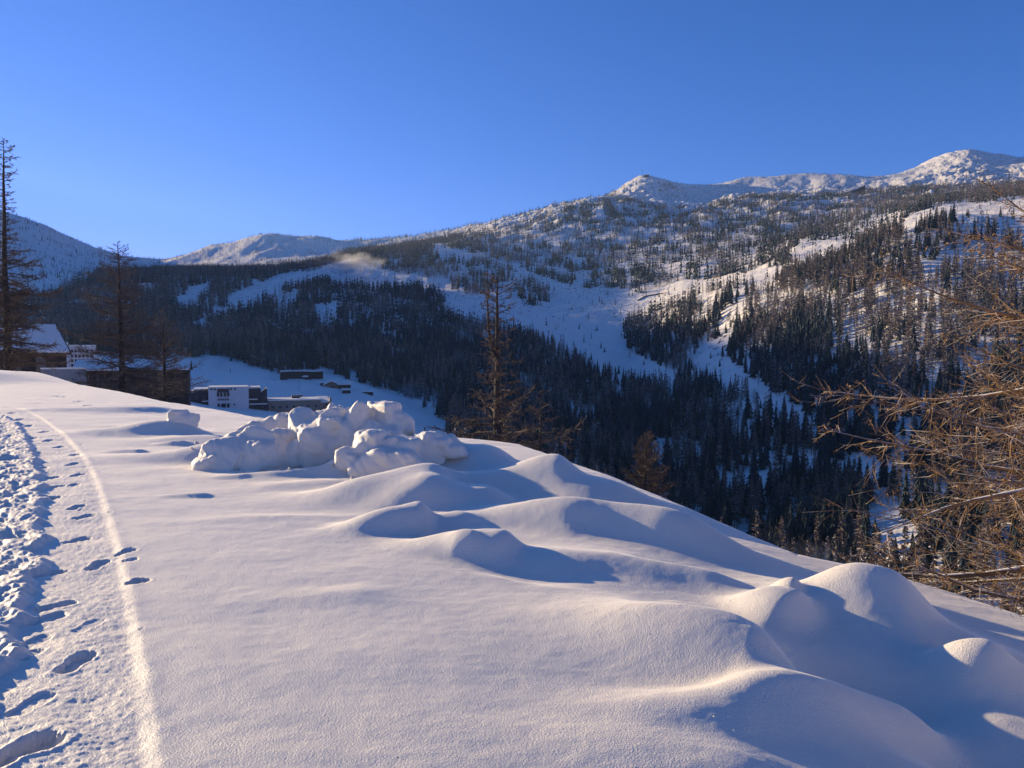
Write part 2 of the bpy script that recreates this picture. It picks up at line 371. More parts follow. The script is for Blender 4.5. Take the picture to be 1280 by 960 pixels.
SNOW = (.86, .86, .88)
def mat_snow_near():
    m, nt, b = new_mat('fresh_snow')
    co = obj_co(nt)
    c = mixc(nt, noise_n(nt, 1.5, 3), (.77, .69, .585), (.83, .745, .635))
    nt.links.new(c, b.inputs['Base Color'])
    b.inputs['Roughness'].default_value = .55
    b.inputs['Specular IOR Level'].default_value = .9
    n1 = noise_n(nt, 330, 2, .6); n2 = noise_n(nt, 110, 2, .5); n3 = noise_n(nt, 22, 2, .5)
    p = bump_n(nt, n3, .25, .008); p = bump_n(nt, n2, .8, .006, p); p = bump_n(nt, n1, .8, .003, p)
    nt.links.new(p, b.inputs['Normal'])
    # snow scatters forward: looking towards a low sun at a glancing angle it lights up
    lw = nt.nodes.new('ShaderNodeLayerWeight'); lw.inputs['Blend'].default_value = .5
    ff = math_n(nt, 'MULTIPLY', math_n(nt, 'POWER', lw.outputs['Facing'], 5.0), 1.3, True)
    gf = nt.nodes.new('ShaderNodeBsdfGlossy'); gf.inputs['Roughness'].default_value = .88; gf.inputs['Color'].default_value = (1, .93, .82, 1); nt.links.new(p, gf.inputs['Normal'])
    m1 = nt.nodes.new('ShaderNodeMixShader'); nt.links.new(ff, m1.inputs[0]); nt.links.new(b.outputs[0], m1.inputs[1]); nt.links.new(gf.outputs[0], m1.inputs[2])
    # scattered ice crystals that flash in the sun
    v = nt.nodes.new('ShaderNodeTexVoronoi'); v.inputs['Scale'].default_value = 30; nt.links.new(co, v.inputs['Vector'])
    sp = nt.nodes.new('ShaderNodeSeparateColor'); nt.links.new(v.outputs['Color'], sp.inputs[0])
    pick = math_n(nt, 'GREATER_THAN', sp.outputs[0], .90); near = math_n(nt, 'LESS_THAN', v.outputs['Distance'], .13)
    f = math_n(nt, 'MULTIPLY', pick, near)
    g = nt.nodes.new('ShaderNodeBsdfGlossy'); g.inputs['Roughness'].default_value = .28; g.inputs['Color'].default_value = (1, 1, 1, 1)
    nrm = nt.nodes.new('ShaderNodeVectorMath'); nrm.operation = 'SUBTRACT'; nt.links.new(v.outputs['Color'], nrm.inputs[0]); nrm.inputs[1].default_value = (.5, .5, .1)
    nn = nt.nodes.new('ShaderNodeVectorMath'); nn.operation = 'NORMALIZE'; nt.links.new(nrm.outputs[0], nn.inputs[0]); nt.links.new(nn.outputs[0], g.inputs['Normal'])
    mx = nt.nodes.new('ShaderNodeMixShader'); nt.links.new(f, mx.inputs[0]); nt.links.new(m1.outputs[0], mx.inputs[1]); nt.links.new(g.outputs[0], mx.inputs[2])
    nt.links.new(mx.outputs[0], nt.nodes['Material Output'].inputs[0])
    return m
def mat_snow_far():
    m, nt, b = new_mat('mountain_snow')
    co = obj_co(nt); geo = nt.nodes.new('ShaderNodeNewGeometry')
    sx = nt.nodes.new('ShaderNodeSeparateXYZ'); nt.links.new(geo.outputs['Normal'], sx.inputs[0])
    n1 = noise_n(nt, .16, 5, .65, co); n2 = noise_n(nt, .02, 3, .5, co); n3 = noise_n(nt, .7, 3, .6, co)
    # rock and scrub where it is steep and where the noise says so
    st = ramp(nt, sx.outputs[2], [(.60, 1.0), (.88, 0.0)])
    k = math_n(nt, 'ADD', n1, math_n(nt, 'MULTIPLY', st, .22)); k = math_n(nt, 'ADD', k, math_n(nt, 'MULTIPLY', n2, .15))
    sp = nt.nodes.new('ShaderNodeSeparateXYZ'); nt.links.new(geo.outputs['Position'], sp.inputs[0])
    k = math_n(nt, 'SUBTRACT', k, math_n(nt, 'MULTIPLY', ramp(nt, math_n(nt, 'MULTIPLY', sp.outputs[2], .01), [(.05, 1.0), (.5, 0.0)]), .10))
    k = math_n(nt, 'ADD', k, math_n(nt, 'MULTIPLY', ramp(nt, math_n(nt, 'MULTIPLY', sp.outputs[2], .001), [(.33, 0.0), (.5, 1.0)]), .05))
    f = ramp(nt, k, [(.67, 0.0), (.72, 1.0)])
    rock = mixc(nt, n3, (.06, .05, .045), (.17, .14, .12))
    c = mixc(nt, f, (.86, .79, .70), rock)
    nt.links.new(c, b.inputs['Base Color']); b.inputs['Roughness'].default_value = .7; b.inputs['Specular IOR Level'].default_value = .2
    p = bump_n(nt, noise_n(nt, .25, 5, .6, co), .6, 2.0); p = bump_n(nt, n3, .4, .5, p)
    nt.links.new(p, b.inputs['Normal'])
    return m
def mat_plain(name, c1, c2, scale=3, rough=.8, bump=.0, bscale=20, spec=.3):
    m, nt, b = new_mat(name)
    c = mixc(nt, ramp(nt, noise_n(nt, scale, 4, .6), [(.35, 0.), (.65, 1.)]), c1, c2)
    nt.links.new(c, b.inputs['Base Color']); b.inputs['Roughness'].default_value = rough; b.inputs['Specular IOR Level'].default_value = spec
    if bump: nt.links.new(bump_n(nt, noise_n(nt, bscale, 4), .6, bump), b.inputs['Normal'])
    return m
def mat_wood_snowy(name, c1, c2, nscale, thr, snow_amt=1.0, cs=1.5, translucent=0):
    """bark, twigs or needles with snow lying on faces that look up"""
    m, nt, b = new_mat(name)
    co = obj_co(nt); geo = nt.nodes.new('ShaderNodeNewGeometry')
    sx = nt.nodes.new('ShaderNodeSeparateXYZ'); nt.links.new(geo.outputs['Normal'], sx.inputs[0])
    up = math_n(nt, 'ABSOLUTE', sx.outputs[2]) if translucent else sx.outputs[2]
    n1 = noise_n(nt, nscale, 3, .6, co)
    k = math_n(nt, 'ADD', math_n(nt, 'MULTIPLY', up, .5), n1)
    f = math_n(nt, 'MULTIPLY', ramp(nt, k, [(thr, 0.0), (min(thr + .07, 1), 1.0)]), snow_amt)
    base = mixc(nt, ramp(nt, noise_n(nt, cs, 3, .6, co), [(.35, 0.), (.65, 1.)]), c1, c2)
    nt.links.new(mixc(nt, f, base, (.84, .79, .72)), b.inputs['Base Color'])
    b.inputs['Roughness'].default_value = .8; b.inputs['Specular IOR Level'].default_value = .15
    return m
M = {}
M['snow'] = mat_snow_near(); M['mount'] = mat_snow_far()
M['spruce'] = mat_wood_snowy('spruce_needles', (.030, .045, .050), (.052, .070, .070), .9, .84, .75, .06)
M['larch'] = mat_wood_snowy('bare_larch_twigs', (.125, .098, .088), (.21, .16, .13), .8, .86, .85, .05, 1)
M['bark'] = mat_plain('dark_bark', (.035, .028, .024), (.085, .066, .052), 6, .9, .02, 12)
M['barkfar'] = mat_plain('forest_bark', (.04, .032, .028), (.08, .06, .05), 1, .9)
M['twig'] = mat_wood_snowy('larch_branches', (.10, .080, .068), (.19, .14, .105), 5.0, 1.02, .9, 1.2)
M['sunlit_twig'] = mat_wood_snowy('sunlit_larch_branches', (.13, .085, .05), (.34, .20, .095), 4.0, .86, .95, 1.2)  # larch branch brown turned gold: low sunlight put into the colour
M['needle'] = mat_plain('dry_larch_needles', (.24, .13, .05), (.42, .25, .10), 4, .8)
M['roofsnow'] = mat_plain('roof_snow', (.76, .70, .62), (.82, .75, .66), .5, .7, .05, .6)
M['darkwood'] = mat_plain('dark_timber', (.035, .025, .022), (.07, .048, .04), 1.2, .8)
M['slate'] = mat_plain('dark_brown_cladding', (.055, .045, .052), (.085, .07, .075), .3, .8)
M['whitewall'] = mat_plain('white_render', (.52, .52, .53), (.62, .61, .60), .15, .8)
M['beige'] = mat_plain('beige_render', (.20, .17, .14), (.27, .23, .19), .3, .8)
M['timber'] = mat_plain('chalet_timber', (.20, .13, .085), (.28, .19, .12), .8, .8)
M['glass'] = mat_plain('window_glass', (.02, .025, .035), (.035, .04, .05), 1, .15, 0, 1, .5)
M['metal'] = mat_plain('grey_metal', (.07, .075, .08), (.12, .125, .13), 2, .5)
M['concrete'] = mat_plain('grey_concrete', (.20, .20, .20), (.30, .29, .28), .8, .85)

# ------------------------------------------------------------------ object helpers
def tag(o, label=None, cat=None, group=None, kind=None):
    if label: o['label'] = label
    if cat: o['category'] = cat
    if group: o['group'] = group
    if kind: o['kind'] = kind
    return o
def mesh_np(name, V, T, mats, smooth=True, mi=None):
    """V (n,3), T (m,k) faces with k = 3 or 4"""
    V = np.ascontiguousarray(V, np.float32); T = np.ascontiguousarray(T, np.int32); k = T.shape[1]
    me = bpy.data.meshes.new(name)
    me.vertices.add(len(V)); me.vertices.foreach_set('co', V.ravel())
    me.loops.add(T.size); me.loops.foreach_set('vertex_index', T.ravel())
    me.polygons.add(len(T)); me.polygons.foreach_set('loop_start', np.arange(0, T.size, k, dtype=np.int32))
    me.polygons.foreach_set('use_smooth', np.full(len(T), smooth))
    for m in (mats if isinstance(mats, list) else [mats]): me.materials.append(m)
    if mi is not None: me.polygons.foreach_set('material_index', np.asarray(mi, np.int32))
    me.update(calc_edges=True)
    return me
def link(name, me, parent=None, loc=(0, 0, 0), rz=0):
    o = bpy.data.objects.new(name, me); col.objects.link(o); o.location = loc; o.rotation_euler[2] = rz
    if parent is not None: o.parent = parent
    return o
def thing(name, label, cat, loc=(0, 0, 0), rz=0, group=None):
    return tag(link(name, None, None, loc, rz), label, cat, group)

# ------------------------------------------------------------------ the ground mesh
def build_ground():
    inner = np.arange(-37.5, 37.5, .058)
    az = np.concatenate([np.linspace(-180, -62, 50)[:-1], np.arange(-62, -37.5, .3), inner, np.arange(37.5, 62, .3), np.linspace(62, 180, 50)])
    az = np.radians(az)
    ds = [.35]
    while ds[-1] < 4300:
        d = ds[-1]
        ds.append(d * (1 + (.12 if d < 2.2 else min(max(d / 1500, .0017), .0048 if d < 60 else .0078))))
    ds = np.array(ds)
    A, D = np.meshgrid(az, ds, indexing='ij')
    Z = np.zeros(A.shape)
    for i in range(0, len(ds), 100):
        s = slice(i, i + 100); Z[:, s] = ground(A[:, s].ravel(), D[:, s].ravel()).reshape(A[:, s].shape)
    # behind the camera the shelf simply goes on
    back = sstep(R(80), R(110), np.abs(A))
    Z = Z * (1 - back) + back * (-1.5 + np.clip(D - 4, 0, 40) * .05)
    V = np.stack([D * np.sin(A), D * np.cos(A), Z], -1)
    na = len(az)
    cut = int(np.searchsorted(ds, 62))
    def sheet(name, j0, j1, mat):
        v = V[:, j0:j1].reshape(-1, 3); n = j1 - j0
        i, j = np.meshgrid(np.arange(na - 1), np.arange(n - 1), indexing='ij')
        a = (i * n + j).ravel()
        me = mesh_np(name, v, np.stack([a, a + 1, a + n + 1, a + n], 1), mat)
        return tag(link(name, me), kind='structure')
    sheet('snowfield', 0, cut + 1, M['snow'])
    sheet('mountain_terrain', cut, len(ds), M['mount'])
build_ground()

# ------------------------------------------------------------------ loose snow blocks of the plough heap
def ico(sub):
    import bmesh
    bm = bmesh.new(); bmesh.ops.create_icosphere(bm, subdivisions=sub, radius=1)
    bm.verts.ensure_lookup_table()
    V = np.array([v.co[:] for v in bm.verts]); T = np.array([[v.index for v in f.verts] for f in bm.faces]); bm.free()
    return V, T
ICO_V, ICO_T = ico(4)
def snow_heap(lumps, base_row, voxel, label, seed):
    """many rounded lumps of ploughed snow, pressed into one another"""
    r = np.random.default_rng(seed); VV = []; TT = []; off = 0
    O = np.array(at(lumps[0][0], base_row, lumps[0][3]))
    for n, (px, top, wpx, d, lean) in enumerate(lumps):
        m_ = d / F; w = wpx * m_; x, y, zt = at(px, top, d); zb = float(ground_xy(x, y)[0]) - .12
        h = max(zt - zb, w * .8) if lean >= 0 else w * .95
        w *= 1.3; dp = w * r.uniform(.9, 1.4) + .1; q = .55
        V = ICO_V.copy(); a = np.abs(V) + 1e-6; e = 2 / (1 - q * r.uniform(.5, 1.1))
        V = V * ((a ** e).sum(1) ** (-1 / e))[:, None]
        s_ = seed * 3.1 + n * 7.7
        V = V * (1 + .16 * fbm(V[:, 0] * 1.3 + s_ + V[:, 2], V[:, 1] * 1.3 - V[:, 2] * .8 + s_, 3, 3) + .05 * np.abs(fbm(V[:, 0] * 4 + V[:, 2] * 3 + s_, V[:, 1] * 4 - V[:, 2] * 3, 2, 9)))[:, None]
        V = V * np.array([w / 2 * 1.06, dp / 2, h / 2 * 1.03])
        t = abs(lean) * (1 if r.random() < 2 else 1); V[:, 0] += (V[:, 2] / h) * t * w * (-1 if lean < 0 else 1) * .5
        for _c in range(9):      # broken faces
            nn = r.normal(0, 1, 3) * np.array([w, dp, h * .8]); nn /= np.linalg.norm(nn); lim = (np.abs(nn) * np.array([w / 2, dp / 2, h / 2])).sum() * r.uniform(.40, .62)
            ex = V @ nn - lim; V = V - np.where(ex > 0, ex * .85, 0)[:, None] * nn
        az = r.uniform(-.9, .9); c, sn = math.cos(az), math.sin(az)
        V = np.column_stack([V[:, 0] * c - V[:, 1] * sn, V[:, 0] * sn + V[:, 1] * c, V[:, 2]])
        VV.append(V + np.array([x, y, zt - h / 2]) - O); TT.append(ICO_T + off); off += len(V)
    me = mesh_np('snow_heap', np.concatenate(VV), np.concatenate(TT), M['snow'])
    o = link('snow_heap', me, None, tuple(O))
    m = o.modifiers.new('r', 'REMESH'); m.mode = 'VOXEL'; m.voxel_size = voxel; m.use_smooth_shade = True
    m = o.modifiers.new('s', 'SMOOTH'); m.iterations = 6; m.factor = .6
    dg = bpy.context.evaluated_depsgraph_get(); me2 = bpy.data.meshes.new_from_object(o.evaluated_get(dg)); o.modifiers.clear()
    n = len(me2.vertices); V = np.empty(n * 3, np.float32); me2.vertices.foreach_get('co', V); V = V.reshape(-1, 3).astype(float)
    Nn = np.empty(n * 3, np.float32); me2.vertices.foreach_get('normal', Nn); Nn = Nn.reshape(-1, 3)
    k = .026 * fbm(V[:, 0] / .16 + V[:, 2] / .2, V[:, 1] / .16 - V[:, 2] / .13, 3, 44) + .009 * fbm(V[:, 0] / .04 + V[:, 2] / .05, V[:, 1] / .05 - V[:, 2] / .04, 2, 47)
    V = V + Nn * k[:, None]
    me2.vertices.foreach_set('co', V.astype(np.float32).ravel()); me2.update(); me2.name = 'snow_heap'
    o.data = me2; me2.materials.clear(); me2.materials.append(M['snow']); me2.polygons.foreach_set('use_smooth', np.full(len(me2.polygons), True))
    return tag(o, label, 'snow heap', 'heaps of ploughed snow')
snow_heap([(262, 562, 30, 10.7, .4), (285, 547, 40, 10.7, .4), (306, 541, 36, 10.8, .1), (328, 531, 42, 10.8, .3), (350, 525, 30, 10.8, .2), (374, 503, 22, 10.9, .5), (390, 510, 32, 10.8, .1), (410, 510, 40, 10.8, 0), (430, 513, 30, 10.8, 0),
           (448, 493, 34, 10.8, .1), (462, 497, 30, 10.8, 0), (480, 503, 36, 10.8, -.4), (496, 512, 30, 10.8, -.3), (503, 524, 22, 10.8, -.2),
           (345, 545, 26, 10.5, .1), (371, 540, 18, 10.5, .2), (398, 534, 40, 10.5, 0), (428, 528, 34, 10.5, 0), (455, 528, 40, 10.5, 0), (480, 532, 40, 10.5, 0), (318, 552, 36, 10.5, .2), (415, 522, 34, 10.6, -.1), (440, 520, 30, 10.6, .2)],
          575, .020, 'larger heap of broken snow blocks with the tallest block on top, behind the lower heap', 3)
snow_heap([(428, 557, 13, 9.5, .3), (436, 565, 26, 9.5, .2), (453, 548, 22, 9.5, .5), (467, 538, 30, 9.55, .2), (486, 544, 34, 9.5, 0), (508, 546, 36, 9.5, .1), (526, 545, 26, 9.5, 0), (540, 541, 22, 9.5, .1), (553, 547, 26, 9.5, -.2), (568, 555, 22, 9.5, -.3), (470, 560, 40, 9.3, 0), (500, 562, 44, 9.3, 0)],
          592, .018, 'lower knobbly heap of snow lumps in front of and right of the larger heap', 5)
snow_heap([(219, 512, 13, 14.9, .4), (230, 517, 20, 14.9, 0), (207, 527, 16, 15.0, .3), (195, 531, 14, 15.1, .3), (183, 533, 12, 15.2, .3), (216, 525, 18, 14.9, 0)],
          545, .020, 'small far left heap with a thin slab and a round snow ball', 7)

# crumbs that rolled off the heaps
_r = np.random.default_rng(11); CL = []
for _k in range(3):
    V = ICO_V * (1 + .22 * fbm(ICO_V[:, 0] * 1.6 + _k * 5 + ICO_V[:, 2], ICO_V[:, 1] * 1.6 - ICO_V[:, 2], 3, 30 + _k))[:, None]
    for _c in range(7):
        nn = _r.normal(0, 1, 3); nn /= np.linalg.norm(nn); ex = V @ nn - .68; V = V - np.where(ex > 0, ex * .9, 0)[:, None] * nn
    CL.append(mesh_np('snow_clod', V, ICO_T, M['snow']))
for (px, row, sz) in ((255, 578, .07), (272, 583, .05), (292, 581, .09), (318, 584, .06), (336, 580, .11), (352, 588, .05), (371, 583, .08), (392, 590, .06), (404, 584, .10), (415, 596, .06),
                      (240, 574, .05), (440, 604, .05), (362, 596, .04), (305, 592, .04), (590, 566, .08), (578, 575, .06), (246, 556, .06), (222, 563, .05)):
    x, y, d = G(px, row); o = link('snow_clod', CL[_r.integers(3)], None, (x, y, float(ground_xy(x, y)[0]) + sz * .22), _r.uniform(0, 6)); o.scale = (sz * .6, sz * .5, sz * .42)
    tag(o, 'small loose snow clod lying at the foot of the ploughed heaps', 'snow clod', 'loose snow clods at the foot of the heaps')

# ------------------------------------------------------------------ forest
def pip(x, y, poly):
    ins = np.zeros(x.shape, bool); P = np.array(poly, float); n = len(P); j = n - 1
    for i in range(n):
        xi, yi = P[i]; xj, yj = P[j]
        c = ((yi > y) != (yj > y)) & (x < (xj - xi) * (y - yi) / (yj - yi + 1e-12) + xi)
        ins ^= c; j = i
    return ins
# density areas in the photo's frame: (polygon, trees per 100 m2, share of larch); later entries win
HI = 6.0
AREAS = [
 ([(-200, 200), (1500, 200), (1500, 900), (-200, 900)], 3, .45),
 # snowy left mountains with scattered small trees
 ([(-100, 200), (560, 200), (560, 300), (500, 322), (430, 325), (330, 335), (200, 338), (110, 345), (60, 372), (-100, 380)], .34, .2),
 # band of forest under them
 ([(200, 342), (330, 338), (430, 322), (520, 318), (545, 345), (400, 345), (330, 362), (235, 408), (190, 440), (60, 440), (60, 372), (110, 348)], HI, .5),
 # big shaded forest, left centre
 ([(235, 408), (330, 372), (400, 352), (470, 358), (545, 362), (560, 385), (650, 405), (745, 452), (800, 472), (830, 478), (900, 490), (960, 540), (1010, 570), (1050, 610), (1140, 615), (1180, 560), (1200, 800), (300, 800), (430, 480), (380, 455), (310, 450), (240, 445)], HI, .3),
 # brown larch patch above the steaming bank
 ([(420, 318), (470, 303), (560, 300), (560, 340), (545, 352), (500, 345), (440, 335)], HI, .8),
 # central open slope
 ([(540, 305), (600, 318), (640, 330), (690, 345), (760, 362), (830, 360), (880, 350), (930, 340), (985, 328), (1000, 300), (1060, 297), (1110, 294), (1060, 318), (1000, 338), (950, 354), (900, 362), (860, 370), (835, 384), (797, 394), (780, 408), (782, 436), (842, 468), (840, 492), (800, 488), (745, 466), (700, 440), (650, 418), (560, 396), (546, 356)], .10, .2),
 # tree clumps on that slope
 ([(540, 320), (600, 325), (640, 335), (640, 352), (612, 372), (556, 362), (545, 340)], 1.5, .45),
 ([(640, 350), (686, 352), (690, 380), (650, 385)], 1.6, .1),
 ([(655, 315), (770, 315), (772, 352), (740, 362), (690, 350), (650, 335)], 1.9, .15),
 ([(785, 330), (880, 320), (880, 345), (800, 368), (785, 362)], 2.2, .25),
 # forest belt high on the central slope
 ([(560, 292), (640, 275), (690, 252), (770, 250), (830, 262), (880, 262), (940, 250), (1070, 247), (1075, 300), (1000, 298), (980, 325), (900, 345), (850, 352), (770, 335), (700, 330), (620, 318)], 1.2, .50),
 ([(700, 252), (840, 268), (830, 290), (690, 275)], 1.7, .15),
 ([(850, 262), (1000, 250), (1000, 292), (860, 292)], 1.5, .5),
 ([(600, 285), (690, 262), (700, 300), (620, 312)], 1.3, .8),
 ([(440, 288), (560, 276), (640, 258), (700, 240), (770, 225), (775, 246), (700, 262), (640, 284), (560, 299), (440, 312)], .5, .3),
 ([(930, 275), (1000, 285), (960, 325), (925, 330)], 1.2, .2),
 # white high ground
 ([(760, 100), (1300, 100), (1300, 228), (1100, 238), (1060, 244), (940, 247), (880, 260), (830, 260), (770, 248)], .10, .2),
 ([(1095, 240), (1300, 226), (1300, 250), (1140, 262), (1090, 292), (1060, 292), (1060, 246)], 1.5, .7),
 ([(1085, 268), (1140, 262), (1120, 292), (1060, 298)], .5, .3),
 # dark clump on the spur
 ([(783, 400), (835, 382), (890, 368), (925, 365), (925, 400), (880, 430), (860, 455), (840, 462), (785, 440)], HI, .35),
 ([(870, 365), (950, 352), (1000, 345), (990, 400), (930, 420), (870, 420)], 1.4, .6),
 # sunlit larch slope on the right
 ([(990, 345), (1060, 320), (1100, 300), (1180, 300), (1300, 330), (1300, 430), (1180, 430), (1050, 420), (930, 420), (960, 380)], 3.3, .84),
 ([(1130, 300), (1180, 280), (1300, 300), (1300, 360), (1180, 360), (1120, 330)], 1.5, .7),
 # its shaded foot
 ([(930, 410), (1050, 415), (1180, 430), (1300, 430), (1300, 640), (1170, 640), (1140, 590), (1050, 565), (1000, 505), (930, 475), (905, 450)], HI, .55),
 # berm and road
 ([(1110, 294), (1140, 268), (1180, 256), (1300, 248), (1300, 312), (1240, 292), (1180, 274), (1140, 292)], .06, .5),
 # gully snow
 ([(856, 448), (905, 418), (925, 420), (908, 448), (945, 482), (1000, 512), (1040, 562), (1020, 566), (965, 520), (930, 495), (870, 478)], .15, .2),
 ([(1050, 568), (1135, 590), (1140, 605), (1085, 622), (1050, 600)], .10, .3),
 # left ski run and its glade
 ([(412, 333), (350, 344), (300, 366), (258, 393), (234, 412), (260, 405), (312, 382), (362, 361), (412, 349)], 0, 0),
 ([(262, 352), (238, 360), (220, 390), (236, 386), (260, 370)], 0, 0),
 ([(340, 372), (375, 362), (370, 380), (345, 392)], .5, .5),
 ([(392, 382), (430, 372), (425, 405), (395, 405)], .6, .5),
 ([(395, 336), (440, 326), (500, 343), (560, 350), (558, 362), (480, 360), (400, 352)], .08, .3),
 # valley floor snow
 ([(-100, 446), (60, 440), (240, 448), (300, 452), (345, 468), (405, 462), (440, 478), (500, 492), (560, 530), (560, 800), (-100, 800)], 0, 0),
]
def make_forest_points():
    n = 1500000
    az = rng.uniform(R(-38), R(38), n); d = np.sqrt(rng.uniform(85 ** 2, 3300 ** 2, n))
    area = .5 * R(76) * (3300 ** 2 - 85 ** 2)
    z = ground(az, d); X = d * np.sin(az); Y = d * np.cos(az)
    px, row = proj(X, Y, z)
    wob = 7 * noise(X / 60, Y / 60, 5); 
    dens = np.zeros(n); lar = np.zeros(n)
    for poly, dn, lf in AREAS:
        m = pip(px + wob, row + wob * .5, poly); dens[m] = dn; lar[m] = lf
    seen = z / d >= horizon_before(az, d) - .004
    dens[~seen] = np.minimum(dens[~seen], 1.0)
    dens = np.where((dens >= .9) & (dens < 4), dens * 1.7, dens)
    clump = fbm(X / 32, Y / 32, 3, 201)
    mod = np.where(dens >= 4, np.clip(.95 + 2.6 * clump, .03, 1.35), np.clip(.85 + 4.5 * clump, 0, 3.0))
    keep = rng.random(n) < dens * mod / 100 * area / n
    az, d, z, X, Y, lar, dens = [a[keep] for a in (az, d, z, X, Y, lar, dens)]
    isl = (rng.random(len(X)) < np.clip(lar + 1.6 * fbm(X / 70, Y / 70, 2, 205), 0.03, .97))
    hgt = rng.uniform(10, 20, len(X)) * np.where(d > 1500, .82, 1) * np.where(dens < .4, .65, 1) * np.where(d < 330, .9, 1)
    small = rng.random(len(X)) < .22; hgt[small] *= .55
    return az, d, z, X, Y, isl, hgt
AZ_, D_, Z_, X_, Y_, L_, H_ = make_forest_points()
print('forest trees', len(X_), 'larch', int(L_.sum()))

def spruce_proto(seed, tiers, k, detail=False):
    """unit-height conifer: trunk + skirts of drooping boughs -> V, T, material index (0 crown, 1 trunk)"""
    r = np.random.default_rng(seed); V = []; T = []; mi = []
    wid = r.uniform(.11, .17)
    if detail: tiers, k = tiers, k
    base = r.uniform(.05, .16)
    for t in range(tiers):
        f = t / (tiers - 1) if tiers > 1 else 0
        zt = base + (1 - base) * (.16 + .84 * f); 
        rad = wid * (1 - f) ** .85 * r.uniform(.8, 1.15) + .012
        zl = zt - (.5 / tiers + .10) * (1.15 - .5 * f)
        a0 = r.uniform(0, 6.3); c = len(V); V.append((r.normal(0, .004), r.normal(0, .004), min(zt + .06 * (1 - f), 1)))
        for i in range(2 * k):
            a = a0 + math.pi * i / k + r.normal(0, .12); rr = rad * ((1.0 if i % 2 == 0 else .42) * r.uniform(.75, 1.2))
            V.append((rr * math.cos(a), rr * math.sin(a), zl + (0 if i % 2 == 0 else .035) + r.normal(0, .012)))
        for i in range(2 * k):
            T.append((c, c + 1 + i, c + 1 + (i + 1) % (2 * k))); mi.append(0)
    c = len(V); tr = .011
    for zz, q in ((-.06, 1.0), (base + .35, .6)):
        for i in range(3):
            V.append((tr * q * math.cos(i * 2.094), tr * q * math.sin(i * 2.094), zz))
    for i in range(3):
        j = (i + 1) % 3; T += [(c + i, c + j, c + 3 + j), (c + i, c + 3 + j, c + 3 + i)]; mi += [1, 1]
    return np.array(V), np.array(T), np.array(mi)
def larch_proto(seed, nb, w):
    """unit-height bare larch: trunk + fuzz of thin boughs, each a crossed pair of slivers with side twigs"""
    r = np.random.default_rng(seed); V = []; T = []; mi = []
    wid = r.uniform(.11, .16); lean = r.normal(0, .01, 2)
    for i in range(nb):
        f = r.random() ** .8; z0 = .16 + .84 * f
        L = wid * (1.02 - f) ** .7 * r.uniform(.45, 1.1) + .012; a = r.uniform(0, 6.3)
        d = np.array([math.cos(a), math.sin(a), 0]); e = np.array([-math.sin(a), math.cos(a), 0])
        p0 = np.array([lean[0] * f, lean[1] * f, z0]); p1 = p0 + d * L + np.array([0, 0, r.uniform(-.035, .03)])
        mid = (p0 + p1) / 2 + np.array([0, 0, -.006]); ww = w * r.uniform(.5, 1.2)
        c = len(V); V += [p0 - e * ww * .2, p1, mid + e * ww + np.array([0, 0, r.uniform(-.01, .012)]), mid - e * ww + np.array([0, 0, r.uniform(-.02, .004)])]
        T += [(c, c + 1, c + 2), (c, c + 3, c + 1)]; mi += [0, 0]
        c = len(V); V += [p0 + (0, 0, ww), p1, mid - (0, 0, ww * 1.5)]; T.append((c, c + 1, c + 2)); mi.append(0)
    c = len(V); tr = .010
    for zz, q in ((-.06, 1.0), (.97, .12)):
        for i in range(3):
            V.append(np.array((tr * q * math.cos(i * 2.094), tr * q * math.sin(i * 2.094), zz)))
    for i in range(3):
        j = (i + 1) % 3; T += [(c + i, c + j, c + 3 + j), (c + i, c + 3 + j, c + 3 + i)]; mi += [1, 1]
    return np.array([np.asarray(v, float) for v in V]), np.array(T), np.array(mi)

def merged(name, protos, which, X, Y, Z, H, mats):
    Vs = []; Ts = []; Ms = []; off = 0
    for pi, (V, T, mi) in enumerate(protos):
        s = np.where(which == pi)[0]
        if not len(s): continue
        a = rng.uniform(0, 6.283, len(s)); c = np.cos(a)[:, None]; si = np.sin(a)[:, None]; h = H[s][:, None]
        wd = h * rng.uniform(.8, 1.3, len(s))[:, None]
        lx = rng.normal(0, .02, len(s))[:, None]; 
        x = (V[:, 0] * c - V[:, 1] * si) * wd + X[s][:, None] + lx * V[:, 2] * h; y = (V[:, 0] * si + V[:, 1] * c) * wd + Y[s][:, None]; z = V[:, 2] * h + Z[s][:, None]
        Vs.append(np.stack([x, y, z], -1).reshape(-1, 3).astype(np.float32))
        Ts.append((T[None] + (np.arange(len(s)) * len(V))[:, None, None] + off).reshape(-1, 3).astype(np.int32)); Ms.append(np.tile(mi, len(s)))
        off += len(s) * len(V)
    me = mesh_np(name, np.concatenate(Vs), np.concatenate(Ts), mats, False, np.concatenate(Ms))
    return link(name, me)

